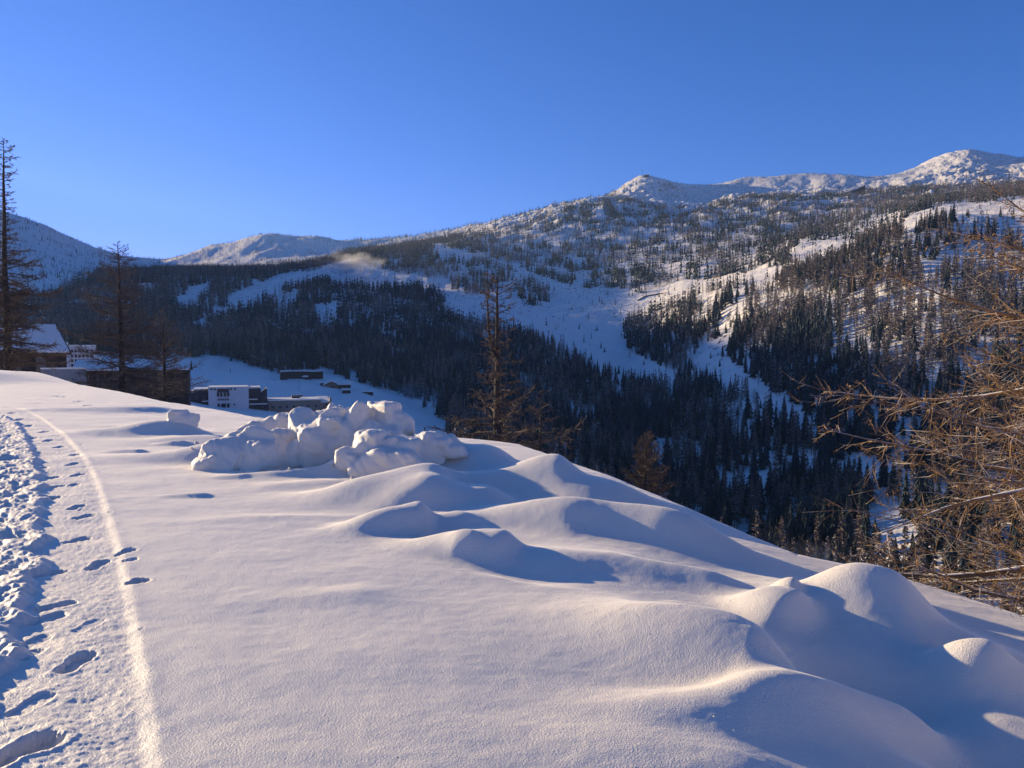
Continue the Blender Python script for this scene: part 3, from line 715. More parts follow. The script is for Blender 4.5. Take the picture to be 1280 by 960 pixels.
px_, top_ = proj(X_, Y_, Z_ + H_); _, bot_ = proj(X_, Y_, Z_)
vis = ((Z_ + H_ * .6) / D_ > horizon_before(AZ_, D_)) & (px_ > -5) & (px_ < 1285) & (top_ > 0) & (bot_ < 960)
size = np.where(vis, H_ / D_, 0)
def zone(px, row, larch):
    k = 'bare larch' if larch else 'dark snow-dusted spruce'
    if px > 1130 and row < 300: return k + ' among the rocks on the high right skyline'
    if px > 930 and row < 440: return k + ' on the upper right slope touched by sun'
    if row > 560: return k + ' at the bottom of the shaded valley beyond the snow edge'
    if px > 900: return k + ' in the shaded forest low on the right slope'
    if row > 440: return k + ' in the shaded forest below the ski run'
    if px > 560: return k + ' on the steep slope above the open piste'
    return k + ' on the shaded hillside over the village'
def forest(kind, mask, protos_near, protos_far, fine_protos, mats, cat):
    idx = np.where(mask)[0]
    order = idx[np.argsort(-size[idx])][:300]
    meshes = []
    for (V, T, mi) in fine_protos:
        meshes.append((mesh_np(kind, V, T, mats, False, mi), V, T, mi))
    parts = []
    for (V, T, mi) in fine_protos:
        pr = []
        for q, nm in ((0, 'crown'), (1, 'trunk')):
            t = T[mi == q]; u, inv = np.unique(t, return_inverse=True)
            pr.append((nm, mesh_np(nm, V[u], inv.reshape(-1, 3), mats[q], False)))
        parts.append(pr)
    for n, i in enumerate(order):
        k = int(rng.integers(len(fine_protos))); w = H_[i] * rng.uniform(.85, 1.25); rz = rng.uniform(0, 6.28)
        lab = zone(px_[i], bot_[i], kind == 'larch_tree'); big = size[i] * 940 > 42
        o = link(kind, None if big else meshes[k][0], None, (X_[i], Y_[i], Z_[i] - .2), rz); o.scale = (w, w, H_[i])
        tag(o, lab, cat, lab.split(' ', 1)[1] + ' group' if False else 'stand of ' + lab)
        if big:
            for nm, me in parts[k]: link(nm, me, o)
    rest = np.setdiff1d(idx, order)
    nearm = rest[D_[rest] < 800]; farm = rest[D_[rest] >= 800]
    pr = protos_near + protos_far; wh = np.zeros(len(rest), int)
    wh = np.where(D_[rest] < 800, rng.integers(0, len(protos_near), len(rest)), len(protos_near) + rng.integers(0, len(protos_far), len(rest)))
    o = merged(kind.replace('_tree', '_forest'), pr, wh, X_[rest], Y_[rest], Z_[rest] - .2, H_[rest], mats)
    return o
o = forest('spruce_tree', ~L_, [spruce_proto(i, 8, 5) for i in range(7)], [spruce_proto(20 + i, 4, 3) for i in range(6)], [spruce_proto(40 + i, 15, 8) for i in range(6)], [M['spruce'], M['barkfar']], 'spruce')
tag(o, 'mass of dark spruces covering the valley sides', 'forest', kind='stuff')
o = forest('larch_tree', L_, [larch_proto(i, 70, .013) for i in range(7)], [larch_proto(20 + i, 22, .022) for i in range(6)], [larch_proto(40 + i, 190, .008) for i in range(6)], [M['larch'], M['barkfar']], 'larch')
tag(o, 'mass of bare brown larches covering the valley sides', 'forest', kind='stuff')

# ------------------------------------------------------------------ single larches close by
def seg_arrays(S, sides):
    S = np.array(S, float); P0 = S[:, 0:3]; P1 = S[:, 3:6]; r0 = S[:, 6]; r1 = S[:, 7]
    d = P1 - P0; d /= np.linalg.norm(d, axis=1)[:, None] + 1e-9
    ref = np.where(np.abs(d[:, 2:3]) > .9, np.array([[1., 0, 0]]), np.array([[0, 0, 1.]]))
    u = np.cross(d, ref); u /= np.linalg.norm(u, axis=1)[:, None] + 1e-9; v = np.cross(d, u)
    n = len(S); ang = np.arange(sides) * 2 * math.pi / sides
    ring = np.cos(ang)[None, :, None] * u[:, None] + np.sin(ang)[None, :, None] * v[:, None]
    V = np.concatenate([P0[:, None] + ring * r0[:, None, None], P1[:, None] + ring * r1[:, None, None]], 1).reshape(-1, 3)
    b = np.arange(n)[:, None] * 2 * sides; i = np.arange(sides)[None]; j = (i + 1) % sides
    return V, np.stack([b + i, b + j, b + sides + j, b + sides + i], -1).reshape(-1, 4)
def seg_mesh(name, S, sides, mat, parent):
    if not isinstance(sides, list): S = [S]; sides = [sides]
    V = []; T = []; o = 0
    for a, k in zip(S, sides):
        v, t = seg_arrays(a, k); V.append(v); T.append(t + o); o += len(v)
    return link(name, mesh_np(name, np.concatenate(V), np.concatenate(T), mat), parent)

def larch(label, bz, H, r0, Lmax, nb, seed, profile, twig_mat='twig', group=None, clear=.08, up=.15, tw=16, sub=3, needles=0.0, tw_r=.006, side=None, lean=0, sag=.25, kind='larch_tree', thick=1.0, fork=False, nlen=.3, ragged=False):
    r = np.random.default_rng(seed)
    base, zv = bz; fv = float(np.clip((zv - base[2]) / H, 0, .9)); prof0 = profile; profile = lambda f: prof0(max((f - fv) / (1 - fv), 0)); clear = fv * .85 + .02
    t = thing(kind, label, 'larch', base, 0, group)
    n = 14; zs = np.linspace(-1.0, H, n + 1)
    bend = np.cumsum(r.normal(0, .006 * H, (n + 1, 2)), 0) * .35
    bend[:, 0] += lean * np.linspace(0, 1, n + 1) ** 1.5
    P = np.column_stack([bend[:, 0] - bend[-1, 0] * .6, bend[:, 1] - bend[-1, 1] * .6, zs])
    rad = lambda f: r0 * (1 - f) ** .8 + .012
    S = []
    for i in range(n):
        f0 = max(zs[i], 0) / H; f1 = max(zs[i + 1], 0) / H
        S.append([*P[i], *P[i + 1], rad(f0) * (1.25 if i == 0 else 1), rad(f1)])
    if fork:
        q = P[10]; hh = (P[-1] - q)[2]
        pts = [q, q + (-.16, 0, hh * .12), q + (-.24, .03, hh * .4), q + (-.26, .03, hh * .7), q + (-.22, .05, hh * .95)]
        for i in range(4): S.append([*pts[i], *pts[i + 1], rad(.8) * (1 - i * .2), rad(.8) * (.8 - i * .2)])
        for i in range(1, 5):
            for _ in range(9):
                o_ = pts[i - 1] + (pts[i] - pts[i - 1]) * r.random(); v_ = r.normal(0, 1, 3) * (1, 1, .5) + (0, 0, .3); v_ /= np.linalg.norm(v_)
                S.append([*o_, *(o_ + v_ * r.uniform(.15, .45)), .012, .004])
    seg_mesh('trunk', S, 9, M['bark'], t)
    B = []; TW = []; ND = []
    px = lambda z: np.array([np.interp(z, zs, P[:, 0]), np.interp(z, zs, P[:, 1]), z])
    for i in range(nb):
        f = clear + (1 - clear) * ((i + r.random()) / nb)
        L = Lmax * profile(f) * (r.uniform(.55, 1.15) if not ragged else (r.uniform(.85, 1.1) if r.random() < .16 else r.uniform(.35, .68)))
        if L < .12: L = .12
        a = i * 2.4 + r.normal(0, .5)
        if side is not None and r.random() < .55: a = side + r.normal(0, .7)
        p = px(f * H); br = max(.028 * L * thick, .006) * (.8 + .4 * (1 - f)); ns = 7
        el = up + r.normal(0, .14) + .5 * f ** 2; dirv = np.array([math.cos(a) * math.cos(el), math.sin(a) * math.cos(el), math.sin(el)])
        step = L / ns; pts = [p]
        for k in range(ns):
            dirv = dirv + np.array([r.normal(0, .09), r.normal(0, .09), -sag * .25 if k < 3 else sag * .32 + r.normal(0, .06)])
            dirv /= np.linalg.norm(dirv); pts.append(pts[-1] + dirv * step)
        for k in range(ns):
            B.append([*pts[k], *pts[k + 1], br * (1 - k / ns) + .004, br * (1 - (k + 1) / ns) + .003])
        nt_ = max(int(tw * L / Lmax * 1.3), 3)
        for k in range(nt_):
            s = r.uniform(.12, 1.0) * ns; ki = min(int(s), ns - 1); q = pts[ki] + (pts[ki + 1] - pts[ki]) * (s - ki)
            bd = pts[ki + 1] - pts[ki]; bd /= np.linalg.norm(bd)
            sd = np.cross(bd, [0, 0, 1]); sd /= np.linalg.norm(sd) + 1e-6; sg = 1 if r.random() < .5 else -1
            td = bd * r.uniform(.4, 1.0) + sd * sg * r.uniform(.4, 1.1) + np.array([0, 0, r.uniform(-.55, .4)]); td /= np.linalg.norm(td)
            l = L * (.36 * (1 - .55 * s / ns)) * r.uniform(.4, 1.2) + .05; q2 = q
            for mseg in range(3):
                td = td + r.normal(0, .16, 3); td /= np.linalg.norm(td); q3 = q2 + td * l / 3
                TW.append([*q2, *q3, tw_r * (1.25 - .3 * mseg), tw_r * (.95 - .3 * mseg)])
                for w_ in range(sub):
                    if r.random() < .75:
                        o_ = q2 + (q3 - q2) * r.random(); sdv = td + r.normal(0, .75, 3); sdv /= np.linalg.norm(sdv)
                        e_ = o_ + sdv * l * nlen * r.uniform(.4, 1)
                        TW.append([*o_, *e_, tw_r * .7, tw_r * .35])
                        if r.random() < needles: ND.append((o_ + (e_ - o_) * r.random(), sdv))
                q2 = q3
    seg_mesh('crown', [B, TW], [5, 3], M[twig_mat], t)
    if ND:
        C = np.array([x[0] for x in ND]); n_ = len(C); V = []; 
        for q in range(4):
            dv = r.normal(0, 1, (n_, 3)); dv /= np.linalg.norm(dv, axis=1)[:, None]; pv = np.cross(dv, r.normal(0, 1, (n_, 3))); pv /= np.linalg.norm(pv, axis=1)[:, None]
            ln = r.uniform(.018, .04, n_)[:, None] * (1 if tw_r < .01 else 2.2)
            V.append(np.stack([C - pv * ln * .16, C + pv * ln * .16, C + dv * ln], 1))
        V = np.concatenate(V).reshape(-1, 3)
        link('needles', mesh_np('needles', V, np.arange(len(V)).reshape(-1, 3), M['needle'], False), t)
    return t
def place(px, row, d):
    x, y, z = at(px, row, d); g = float(ground_xy(x, y)[0]); return (x, y, g), z
def topz(row, px, d): return at(px, row, d)[2]

# tall larch at the left edge
b = place(12, 460, 62); H = topz(176, 12, 62) - b[0][2]
larch('tallest larch at the left edge, thin spire with ragged drooping branches over the dark chalet', b, H, .27, 4.0, 190, 3,
      lambda f: (.95 - .62 * sstep(.30, .62, f)) * (1 - .35 * f) if f < .97 else .12, tw=26, sub=4, tw_r=.018, needles=.15, clear=.10, up=.05, sag=.3, thick=.75)
# broad one
b = place(152, 490, 48); H = topz(303, 147, 48) - b[0][2]
larch('broad brown larch standing behind the snow edge in front of the village', b, H, .20, 3.6, 130, 5,
      lambda f: 1.0 * (1 - f) ** .55 * (1.0 if f > .25 else .95), tw=22, sub=4, tw_r=.012, clear=.08, up=.12, sag=.25, thick=.7)
b = place(206, 498, 52); H = topz(392, 206, 52) - b[0][2]
larch('smaller dark larch half hidden right of the broad brown larch', b, H, .15, 2.6, 80, 8,
      lambda f: (1 - f) ** .5, tw=18, sub=4, tw_r=.012, clear=.1, up=.15, sag=.2, thick=.7)
# ragged central larch
b = place(622, 552, 19); H = topz(348, 622, 19) - b[0][2]
larch('ragged larch with a forked top and low sweeping boughs behind the centre mounds', b, H, .135, 2.0, 70, 12,
      lambda f: 1.0 if f < .07 else (.58 if f < .22 else .42 - .16 * sstep(.3, .6, f)), tw=24, sub=4, needles=.2, tw_r=.009, clear=.12, up=.15, sag=.28, thick=1.0, fork=True)
b = place(676, 575, 18); H = topz(487, 676, 18) - b[0][2]
larch('short broken-topped larch snag just right of the ragged larch', b, H, .055, .75, 24, 14,
      lambda f: (1 - f) ** .5, tw=14, sub=3, tw_r=.006, clear=.12, up=.1, sag=.2, needles=.1)
b = place(808, 620, 28); H = topz(541, 806, 28) - b[0][2]
larch('small dense reddish larch rising behind the snow slope', b, H, .09, 1.05, 95, 16,
      lambda f: 1.0 * (1 - f) ** .6, tw=26, sub=3, needles=.35, tw_r=.009, clear=.05, up=.2, sag=.15)
# big one leaning in from the right
b = place(1400, 770, 9.2); H = 1.7 - b[0][2]
larch('golden sunlit larch reaching in from the right edge with snow on its boughs', b, H, .15, 2.85, 96, 21,
      lambda f: 1.0 * (1 - .70 * sstep(.55, 1, f)), 'sunlit_twig', tw=26, sub=4, needles=.4, tw_r=.0042, up=.06, sag=.24, side=math.pi, thick=.42, nlen=.4, ragged=True)

# low bare shrubs just past the edge
def shrub(px, row, d, w, h, label, seed, n=60):
    (x, y, g), z = place(px, row, d); r = np.random.default_rng(seed)
    t = thing('bare_shrub', label, 'shrub', (x, y, g - .1), 0, 'bare shrubs at the snow edge'); S = []; TW = []
    for i in range(n):
        p = np.array([r.normal(0, w * .18), r.normal(0, w * .18), 0.]); a = r.uniform(0, 6.3); dv = np.array([math.cos(a) * .45, math.sin(a) * .45, 1.]); L = h * r.uniform(.5, 1.05); rr = .012
        for k in range(5):
            dv = dv + r.normal(0, .2, 3); dv /= np.linalg.norm(dv); q = p + dv * L / 5; S.append([*p, *q, rr, rr * .8]); rr *= .78
            for _ in range(5):
                sv = dv + r.normal(0, .7, 3); sv /= np.linalg.norm(sv); TW.append([*p, *(p + sv * L * .16 * r.uniform(.5, 1.3)), rr * .5, rr * .25])
            p = q
    c = seg_mesh('stems', S, 4, M['twig'], t); seg_mesh('twigs', TW, 3, M['twig'], t)
zb = lambda px, row, d: at(px, row, d)[2]
for (px, row, d, w, h, lab, sd) in ((946, 700, 17, 1.0, .9, 'small bare shrub poking over the snow edge beside the valley', 1), (722, 590, 20, 1.6, .8, 'pale bare shrub behind the mounds right of the larch snag', 2), (700, 585, 24, 1.8, 1.0, 'thin bare shrub close beside the larch snag', 3)):
    (x, y, g), z = place(px, row, d); h2 = max(zb(px, row - 25, d) - g, .6)
    shrub(px, row, d, w, min(h2, 3.5), lab, sd)

# ------------------------------------------------------------------ buildings
class MB:
    def __init__(s): s.V = []; s.Fc = []
    def box(s, x0, x1, y0, y1, z0, z1):
        b = len(s.V); s.V += [(x, y, z) for z in (z0, z1) for y in (y0, y1) for x in (x0, x1)]
        s.Fc += [tuple(b + i for i in f) for f in ((0, 2, 3, 1), (4, 5, 7, 6), (0, 1, 5, 4), (2, 6, 7, 3), (0, 4, 6, 2), (1, 3, 7, 5))]; return s
    def prism(s, pts, y0, y1):
        """polygon in XZ extruded along Y"""
        b = len(s.V); n = len(pts); s.V += [(x, y0, z) for x, z in pts] + [(x, y1, z) for x, z in pts]
        s.Fc.append(tuple(range(b, b + n))); s.Fc.append(tuple(range(b + 2 * n - 1, b + n - 1, -1)))
        for i in range(n): j = (i + 1) % n; s.Fc.append((b + i, b + n + i, b + n + j, b + j))
        return s
    def prismx(s, pts, x0, x1):
        b = len(s.V); n = len(pts); s.V += [(x0, y, z) for y, z in pts] + [(x1, y, z) for y, z in pts]
        s.Fc.append(tuple(range(b, b + n))); s.Fc.append(tuple(range(b + 2 * n - 1, b + n - 1, -1)))
        for i in range(n): j = (i + 1) % n; s.Fc.append((b + i, b + n + i, b + n + j, b + j))
        return s
    def build(s, name, mat, parent=None, bevel=0):
        me = bpy.data.meshes.new(name); me.from_pydata(s.V, [], s.Fc); me.materials.append(M[mat] if isinstance(mat, str) else mat)
        import bmesh
        bm = bmesh.new(); bm.from_mesh(me); bmesh.ops.recalc_face_normals(bm, faces=bm.faces); bm.to_mesh(me); bm.free(); me.update()
        o = link(name, me, parent)
        if bevel: m = o.modifiers.new('b', 'BEVEL'); m.width = bevel; m.segments = 2
        return o
def anchor(px, d, row=None):
    """frame of a facade facing the viewer at bearing px: origin on the ground, yaw"""
    az, _ = azt(px, HOR); return d * math.sin(az), d * math.cos(az), -float(az)
def facade_windows(t, xs, zs, w, h, y=-.02, frame='concrete', glass='glass'):
    for x in xs:
        for z in zs:
            o = MB().box(x - w / 2 - .12, x + w / 2 + .12, y - .10, y + .05, z - .12, z + h + .12).build('window', frame, t)
            MB().box(x - w / 2, x + w / 2, y - .13, y - .105, z, z + h).build('pane', glass, o)

# -- apartment house with the white tower, d = 265 m
D0 = 265.0; s = D0 / F
x, y, yaw = anchor(285, D0)
def zr(row, d=D0): return (HOR - row) * d / F
t = thing('apartment_building', 'dark stepped apartment house with a white central tower and snowy ledges', 'building', (x, y, 0), yaw)
def bx(px): return (px - 285) * s
zlo = zr(545)
MB().box(bx(263), bx(307), -1.5, 11, zlo, zr(480.5)).build('white_tower', 'whitewall', t)
MB().box(bx(272), bx(285 + 1), -1.62, -1.50, zr(487), zr(483)).box(bx(272), bx(285), -1.60, -1.50, zr(487), zr(483)).V
MB().box(bx(272.5), bx(285.5), -1.64, -1.503, zr(487), zr(482.5)).build('dark_panel', 'slate', t)
for px_w, rows, w, h in (((273.5, 277, 281, 284.5), (491.5,), .62, 1.2), ((274, 276.5, 279, 281.5, 284), (496,), .34, .5), ((274, 284.5), (504.5, 510.5, 516), .62, 1.25), ((279.3,), (504.5, 510.5, 516), 1.3, 1.25), ((291,), (502, 508, 514), .4, .4), ((266.5, 270, 287.5, 292), (484,), .45, .5)):
    facade_windows(t, [bx(p) for p in px_w], [zr(r) for r in rows], w, h, -1.52)
for (a, b_, top, mat_, y0) in ((247, 263, 484.5, 'slate', 1), (238, 247, 487, 'slate', .2), (228, 238, 490, 'slate', 1.5), (200, 228, 480, 'slate', 4), (307, 321, 483.5, 'slate', 1.2)):
    w_ = MB().box(bx(a), bx(b_) - .01, y0, 11, zlo, zr(top)).build('wing', mat_, t)
    MB().box(bx(a) - .1, bx(b_) + .1, y0 + .5, 11.1, zr(top) + .003, zr(top) + .55).build('roof_snow', 'roofsnow', w_, .12)
w_ = MB().prism([(bx(321), zlo), (bx(328), zlo), (bx(328), zr(483.5)), (bx(326), zr(486)), (bx(323.5), zr(488.5)), (bx(321), zr(490))], .8, 11).build('curved_wing', 'slate', t)
for (a, b_, row, y0) in ((256, 264, 497.5, -.8), (222.5, 242, 491.5, .0), (242.5, 257, 504, -.8), (307.2, 317, 496.5, -.4), (303.8 + 3.5, 328, 502, -.9), (304 + 3.5, 328, 511, -.9), (308, 328, 519, -.9)):
    l = MB().box(bx(a), bx(b_), y0, y0 + 2.2, zr(row + 3.2), zr(row)).build('balcony', 'slate', t)
    MB().box(bx(a), bx(b_), y0 - .05, y0 + .9, zr(row) + .003, zr(row) + .32).build('ledge_snow', 'roofsnow', l, .08)
facade_windows(t, [bx(p) for p in (310, 315, 319.5, 325)], [zr(508.5), zr(516.5)], .6, .9, .79)
facade_windows(t, [bx(p) for p in (225, 231, 236)], [zr(498), zr(506)], .6, 1.0, .19)
facade_windows(t, [bx(p) for p in (250, 258)], [zr(495), zr(512)], .6, 1.0, .98)

# -- low beige block to its right
t = thing('long_low_building', 'long low beige building with a snow-covered flat roof right of the apartment tower', 'building', (x, y, 0), yaw)
w_ = MB().box(bx(329), bx(391), 2.0, 14, zlo, zr(499)).build('wall', 'beige', t)
MB().box(bx(328.6), bx(391.5), 1.6, 14.3, zr(499) + .003, zr(497.3)).build('roof_snow', 'roofsnow', t, .15)
w_ = MB().box(bx(392), bx(404), 5.0, 16, zlo, zr(503)).build('wall', 'beige', t)
MB().prismx([(4.6, zr(503)), (16.4, zr(499)), (16.4, zr(497)), (4.6, zr(501.5))], bx(391.6), bx(404.5)).build('roof_snow', 'roofsnow', t)
MB().box(bx(402.5), bx(404.6), 4.0, 6, zlo, zr(496.5)).build('chimney', 'beige', t)
facade_windows(t, [bx(p) for p in (335, 343, 351, 359, 368, 376, 385)], [zr(508), zr(518)], .8, .9, 1.98)
MB().box(bx(358), bx(368), 8, 10, zr(497), zr(494)).build('roof_hut', 'metal', t)

# -- gabled chalet at far left and the white block behind
D1 = 105.0; s1 = D1 / F
x, y, yaw = anchor(30, D1)
t = thing('dark_chalet', 'dark timber chalet with a steep snowy roof behind the tall left larch', 'chalet', (x, y, 0), yaw + .25)
zz = lambda r: (HOR - r) * D1 / F
wl = (-75 - 30) * s1; wr = (70 - 30) * s1
MB().prismx([(0, zz(500)), (0, zz(438)), (4.3, zz(413.5)), (8.6, zz(438)), (8.6, zz(500))], wl, wr).build('wall', 'darkwood', t)
rf = MB().prismx([(-.7, zz(441)), (4.3, zz(411.6)), (9.3, zz(441)), (9.3, zz(443)), (4.3, zz(413.4)), (-.7, zz(443))], wl - .5, wr + .35).build('roof', 'darkwood', t)
MB().prismx([(-.68, zz(441) + .03), (4.3, zz(411.6) + .03), (9.28, zz(441) + .03), (9.28, zz(438.5)), (4.3, zz(409)), (-.68, zz(438.5))], wl - .3, wr + .1).build('roof_snow', 'roofsnow', rf)
facade_windows(t, [wl + 3 + 2.6 * k for k in range(5)], [zz(462), zz(452)], .8, 1.0, -.02, 'timber')

D2 = 190.0; s2_ = D2 / F
x, y, yaw = anchor(88, D2); zz = lambda r: (HOR - r) * D2 / F
t = thing('white_apartment_block', 'white apartment block with a grid of small windows behind the dark chalet', 'building', (x, y, 0), yaw)
MB().box((62 - 88) * s2_, (86 - 88) * s2_, 0, 10, zz(500), zz(432)).build('wall', 'whitewall', t)
MB().box((86 - 88) * s2_ + .01, (112 - 88) * s2_, .6, 10, zz(500), zz(434)).build('wall', 'whitewall', t)
MB().box((61.5 - 88) * s2_, (86.2 - 88) * s2_, -.3, 10.2, zz(432) + .003, zz(429.5)).build('roof_snow', 'roofsnow', t, .15)
MB().box((86.4 - 88) * s2_, (112.4 - 88) * s2_, .4, 10.2, zz(434) + .003, zz(432.2)).build('roof_snow', 'roofsnow', t, .15)
facade_windows(t, [(p - 88) * s2_ for p in (89.5, 93, 96.5, 100, 104, 108)], [zz(r) for r in (440.5, 446, 451, 456, 461)], .5, .65, .58, 'whitewall')
facade_windows(t, [(p - 88) * s2_ for p in (71, 74, 82)], [zz(r) for r in (438.5, 443, 449)], .35, .6, -.02, 'whitewall')

D3 = 80.0; s3 = D3 / F
x, y, yaw = anchor(82, D3); zz = lambda r: (HOR - r) * D3 / F
t = thing('low_concrete_wall', 'low pale concrete wall capped with snow beside the dark chalet', 'wall', (x, y, 0), yaw)
MB().box((59 - 82) * s3, (101 - 82) * s3, 0, .4, zz(500), zz(458.5)).build('wall', 'concrete', t)
MB().box((58.6 - 82) * s3, (101.4 - 82) * s3, -.08, .48, zz(458.5) + .003, zz(456.8)).build('snow_cap', 'roofsnow', t, .04)

D4 = 135.0; s4 = D4 / F
x, y, yaw = anchor(165, D4); zz = lambda r: (HOR - r) * D4 / F
t = thing('dark_long_house', 'long dark house with thin snowy eaves behind the broad brown larch', 'house', (x, y, 0), yaw - .1)
a, b_ = (108 - 165) * s4, (222 - 165) * s4
MB().box(a, b_, 0, 9, zz(530), zz(461)).build('wall', 'darkwood', t)
rf = MB().prismx([(-.6, zz(462)), (4.5, zz(452)), (9.6, zz(462)), (9.6, zz(460.5)), (4.5, zz(450)), (-.6, zz(460.5))], a - .4, b_ + .4).build('roof', 'darkwood', t)
MB().prismx([(-.58, zz(460.3)), (4.5, zz(449.8)), (9.58, zz(460.3)), (9.58, zz(459.3)), (4.5, zz(448.8)), (-.58, zz(459.3))], a - .3, b_ + .3).build('roof_snow', 'roofsnow', rf)
facade_windows(t, np.linspace(a + 1.5, b_ - 1.5, 7), [zz(470), zz(482)], .9, .9, -.02, 'timber')
t = thing('gabled_dark_house', 'small dark house with a pointed roof just right of the white apartment block', 'house', (*at(122, 440, 165)[:2], 0), yaw)
s5 = 165 / F; zz = lambda r: (HOR - r) * 165 / F
MB().prism([(-9 * s5, zz(480)), (9 * s5, zz(480)), (9 * s5, zz(455)), (0, zz(447)), (-9 * s5, zz(455))], 0, 8).build('wall', 'darkwood', t)
MB().prism([(-10 * s5, zz(455.3)), (0, zz(446.6)), (10 * s5, zz(455.3)), (10 * s5, zz(453.6)), (0, zz(445)), (-10 * s5, zz(453.6))], -.4, 8.4).build('roof_snow', 'roofsnow', t)
facade_windows(t, [-3 * s5, 3 * s5], [zz(462)], .6, .8, -.02, 'timber')

# -- timber chalet on the snowfield with its outbuildings
D6 = 420.0; s6 = D6 / F
gx, gy, gz, D6 = hit(421, 487, 200); s6 = D6 / F; zz = lambda r: (HOR - r) * D6 / F
yaw = -math.atan2(gx, gy)
t = thing('timber_chalet', 'pale timber chalet with overhanging snowy roofs alone on the valley snowfield', 'chalet', (gx, gy, 0), yaw)
c = lambda p: (p - 421) * s6
MB().prism([(c(407), zz(492)), (c(421), zz(492)), (c(421), zz(479)), (c(414), zz(476.3)), (c(407), zz(480))], 0, 8).build('wall', 'timber', t)
MB().prism([(c(404.5), zz(480.5)), (c(414), zz(475.8)), (c(423), zz(478.8)), (c(423), zz(477.2)), (c(414), zz(474.0)), (c(404.5), zz(479.0))], -.8, 8.6).build('roof_snow', 'roofsnow', t)
MB().box(c(421) + .01, c(437.5), 1, 7, zz(492), zz(480.2)).build('wall', 'timber', t)
MB().prismx([(-.6, zz(480)), (4, zz(476.8)), (8.5, zz(480)), (8.5, zz(478.4)), (4, zz(475.2)), (-.6, zz(478.6))], c(423.2), c(439.5)).build('roof_snow', 'roofsnow', t)
MB().box(c(423), c(438), -.5, .9, zz(482.3), zz(481.4)).build('balcony', 'darkwood', t)
facade_windows(t, [c(411), c(416)], [zz(485.5)], 1.5, 1.6, -.02, 'darkwood')
facade_windows(t, [c(425), c(430), c(435)], [zz(486)], 1.2, 1.2, .98, 'darkwood')
def hut(px, row, w, h, label, mat_='darkwood', grp='small huts near the timber chalet'):
    gx, gy, gz, dd = hit(px, row, 200); k = dd / F; t = thing('small_hut', label, 'hut', (gx, gy, gz), -math.atan2(gx, gy), grp)
    MB().box(-w * k / 2, w * k / 2, 0, w * k * .7, -3, h * k).build('wall', mat_, t)
    MB().prismx([(-.5, h * k), (w * k * .7 + .5, h * k + .01), (w * k * .7 + .3, h * k + .5), (w * k * .35, h * k + 1.1), (-.3, h * k + .5)], -w * k / 2 - .5, w * k / 2 + .5).build('roof_snow', 'roofsnow', t)
    facade_windows(t, [0], [h * k * .3], w * k * .2, h * k * .35, -.02, 'timber')
hut(433, 492, 10, 4, 'dark snow-roofed shed just below the timber chalet')
hut(403, 482, 5, 3, 'tiny hut at the left corner of the timber chalet')
hut(460, 494, 12, 3, 'long low shed right of the timber chalet near the forest')
hut(381, 475, 6, 2.5, 'tiny hut under the end of the retaining wall')
hut(372, 497, 11, 2.5, 'low snow-roofed machine shed above the long low building')

# -- long dark retaining wall below the forest edge, and the earth banks on the slope
def wall_line(pts, h, label, name='retaining_wall', mat_='darkwood', dmin=250, cap=True):
    P = [hit(p, r, dmin) for p, r in pts]
    t = thing(name, label, 'wall', (P[0][0], P[0][1], P[0][2]), 0)
    b = MB(); cp = MB(); o = np.array(P[0][:3])
    V = []; W = []
    for q in P:
        q = np.array(q[:3]) - o; n = np.array([q[0] + o[0], q[1] + o[1]]); n = n / np.linalg.norm(n)
        V.append([q + (0, 0, -2), q + (0, 0, h), q + (n[0] * 1.2, n[1] * 1.2, h), q + (n[0] * 1.2, n[1] * 1.2, -2)])
        W.append([q + (-n[0] * .2, -n[1] * .2, h + .02), q + (-n[0] * .2, -n[1] * .2, h + .5), q + (n[0] * 1.6, n[1] * 1.6, h + .9), q + (n[0] * 1.6, n[1] * 1.6, h + .02)])
    for MBx, A in ((b, V), (cp, W)):
        for ring in A: MBx.V += [tuple(v) for v in ring]
        for i in range(len(A) - 1):
            for k in range(4): j = (k + 1) % 4; MBx.Fc.append((4 * i + k, 4 * i + j, 4 * i + 4 + j, 4 * i + 4 + k))
        MBx.Fc.append((0, 1, 2, 3)); e = 4 * len(A) - 4; MBx.Fc.append((e + 3, e + 2, e + 1, e))
    b.build('wall_face', mat_, t)
    if cap: cp.build('snow_cap', 'roofsnow', t)
wall_line([(350, 476), (362, 475), (378, 475), (392, 474.5), (404, 474)], 4.8, 'long dark retaining wall with a snow cap under the forest edge')
wall_line([(797, 377), (806, 373), (815, 371), (824, 369), (833, 367)], 1.6, 'thin dark wall along the near end of the snowy track', 'retaining_wall', 'darkwood', 500, False)
wall_line([(880, 350), (890, 348.5), (900, 346), (912, 342), (926, 338)], 2.0, 'dark wall in the middle of the snowy track', 'retaining_wall', 'darkwood', 500, False)
wall_line([(953, 331), (960, 327), (968, 322)], 2.0, 'short dark wall at the upper end of the snowy track', 'retaining_wall', 'darkwood', 500, False)

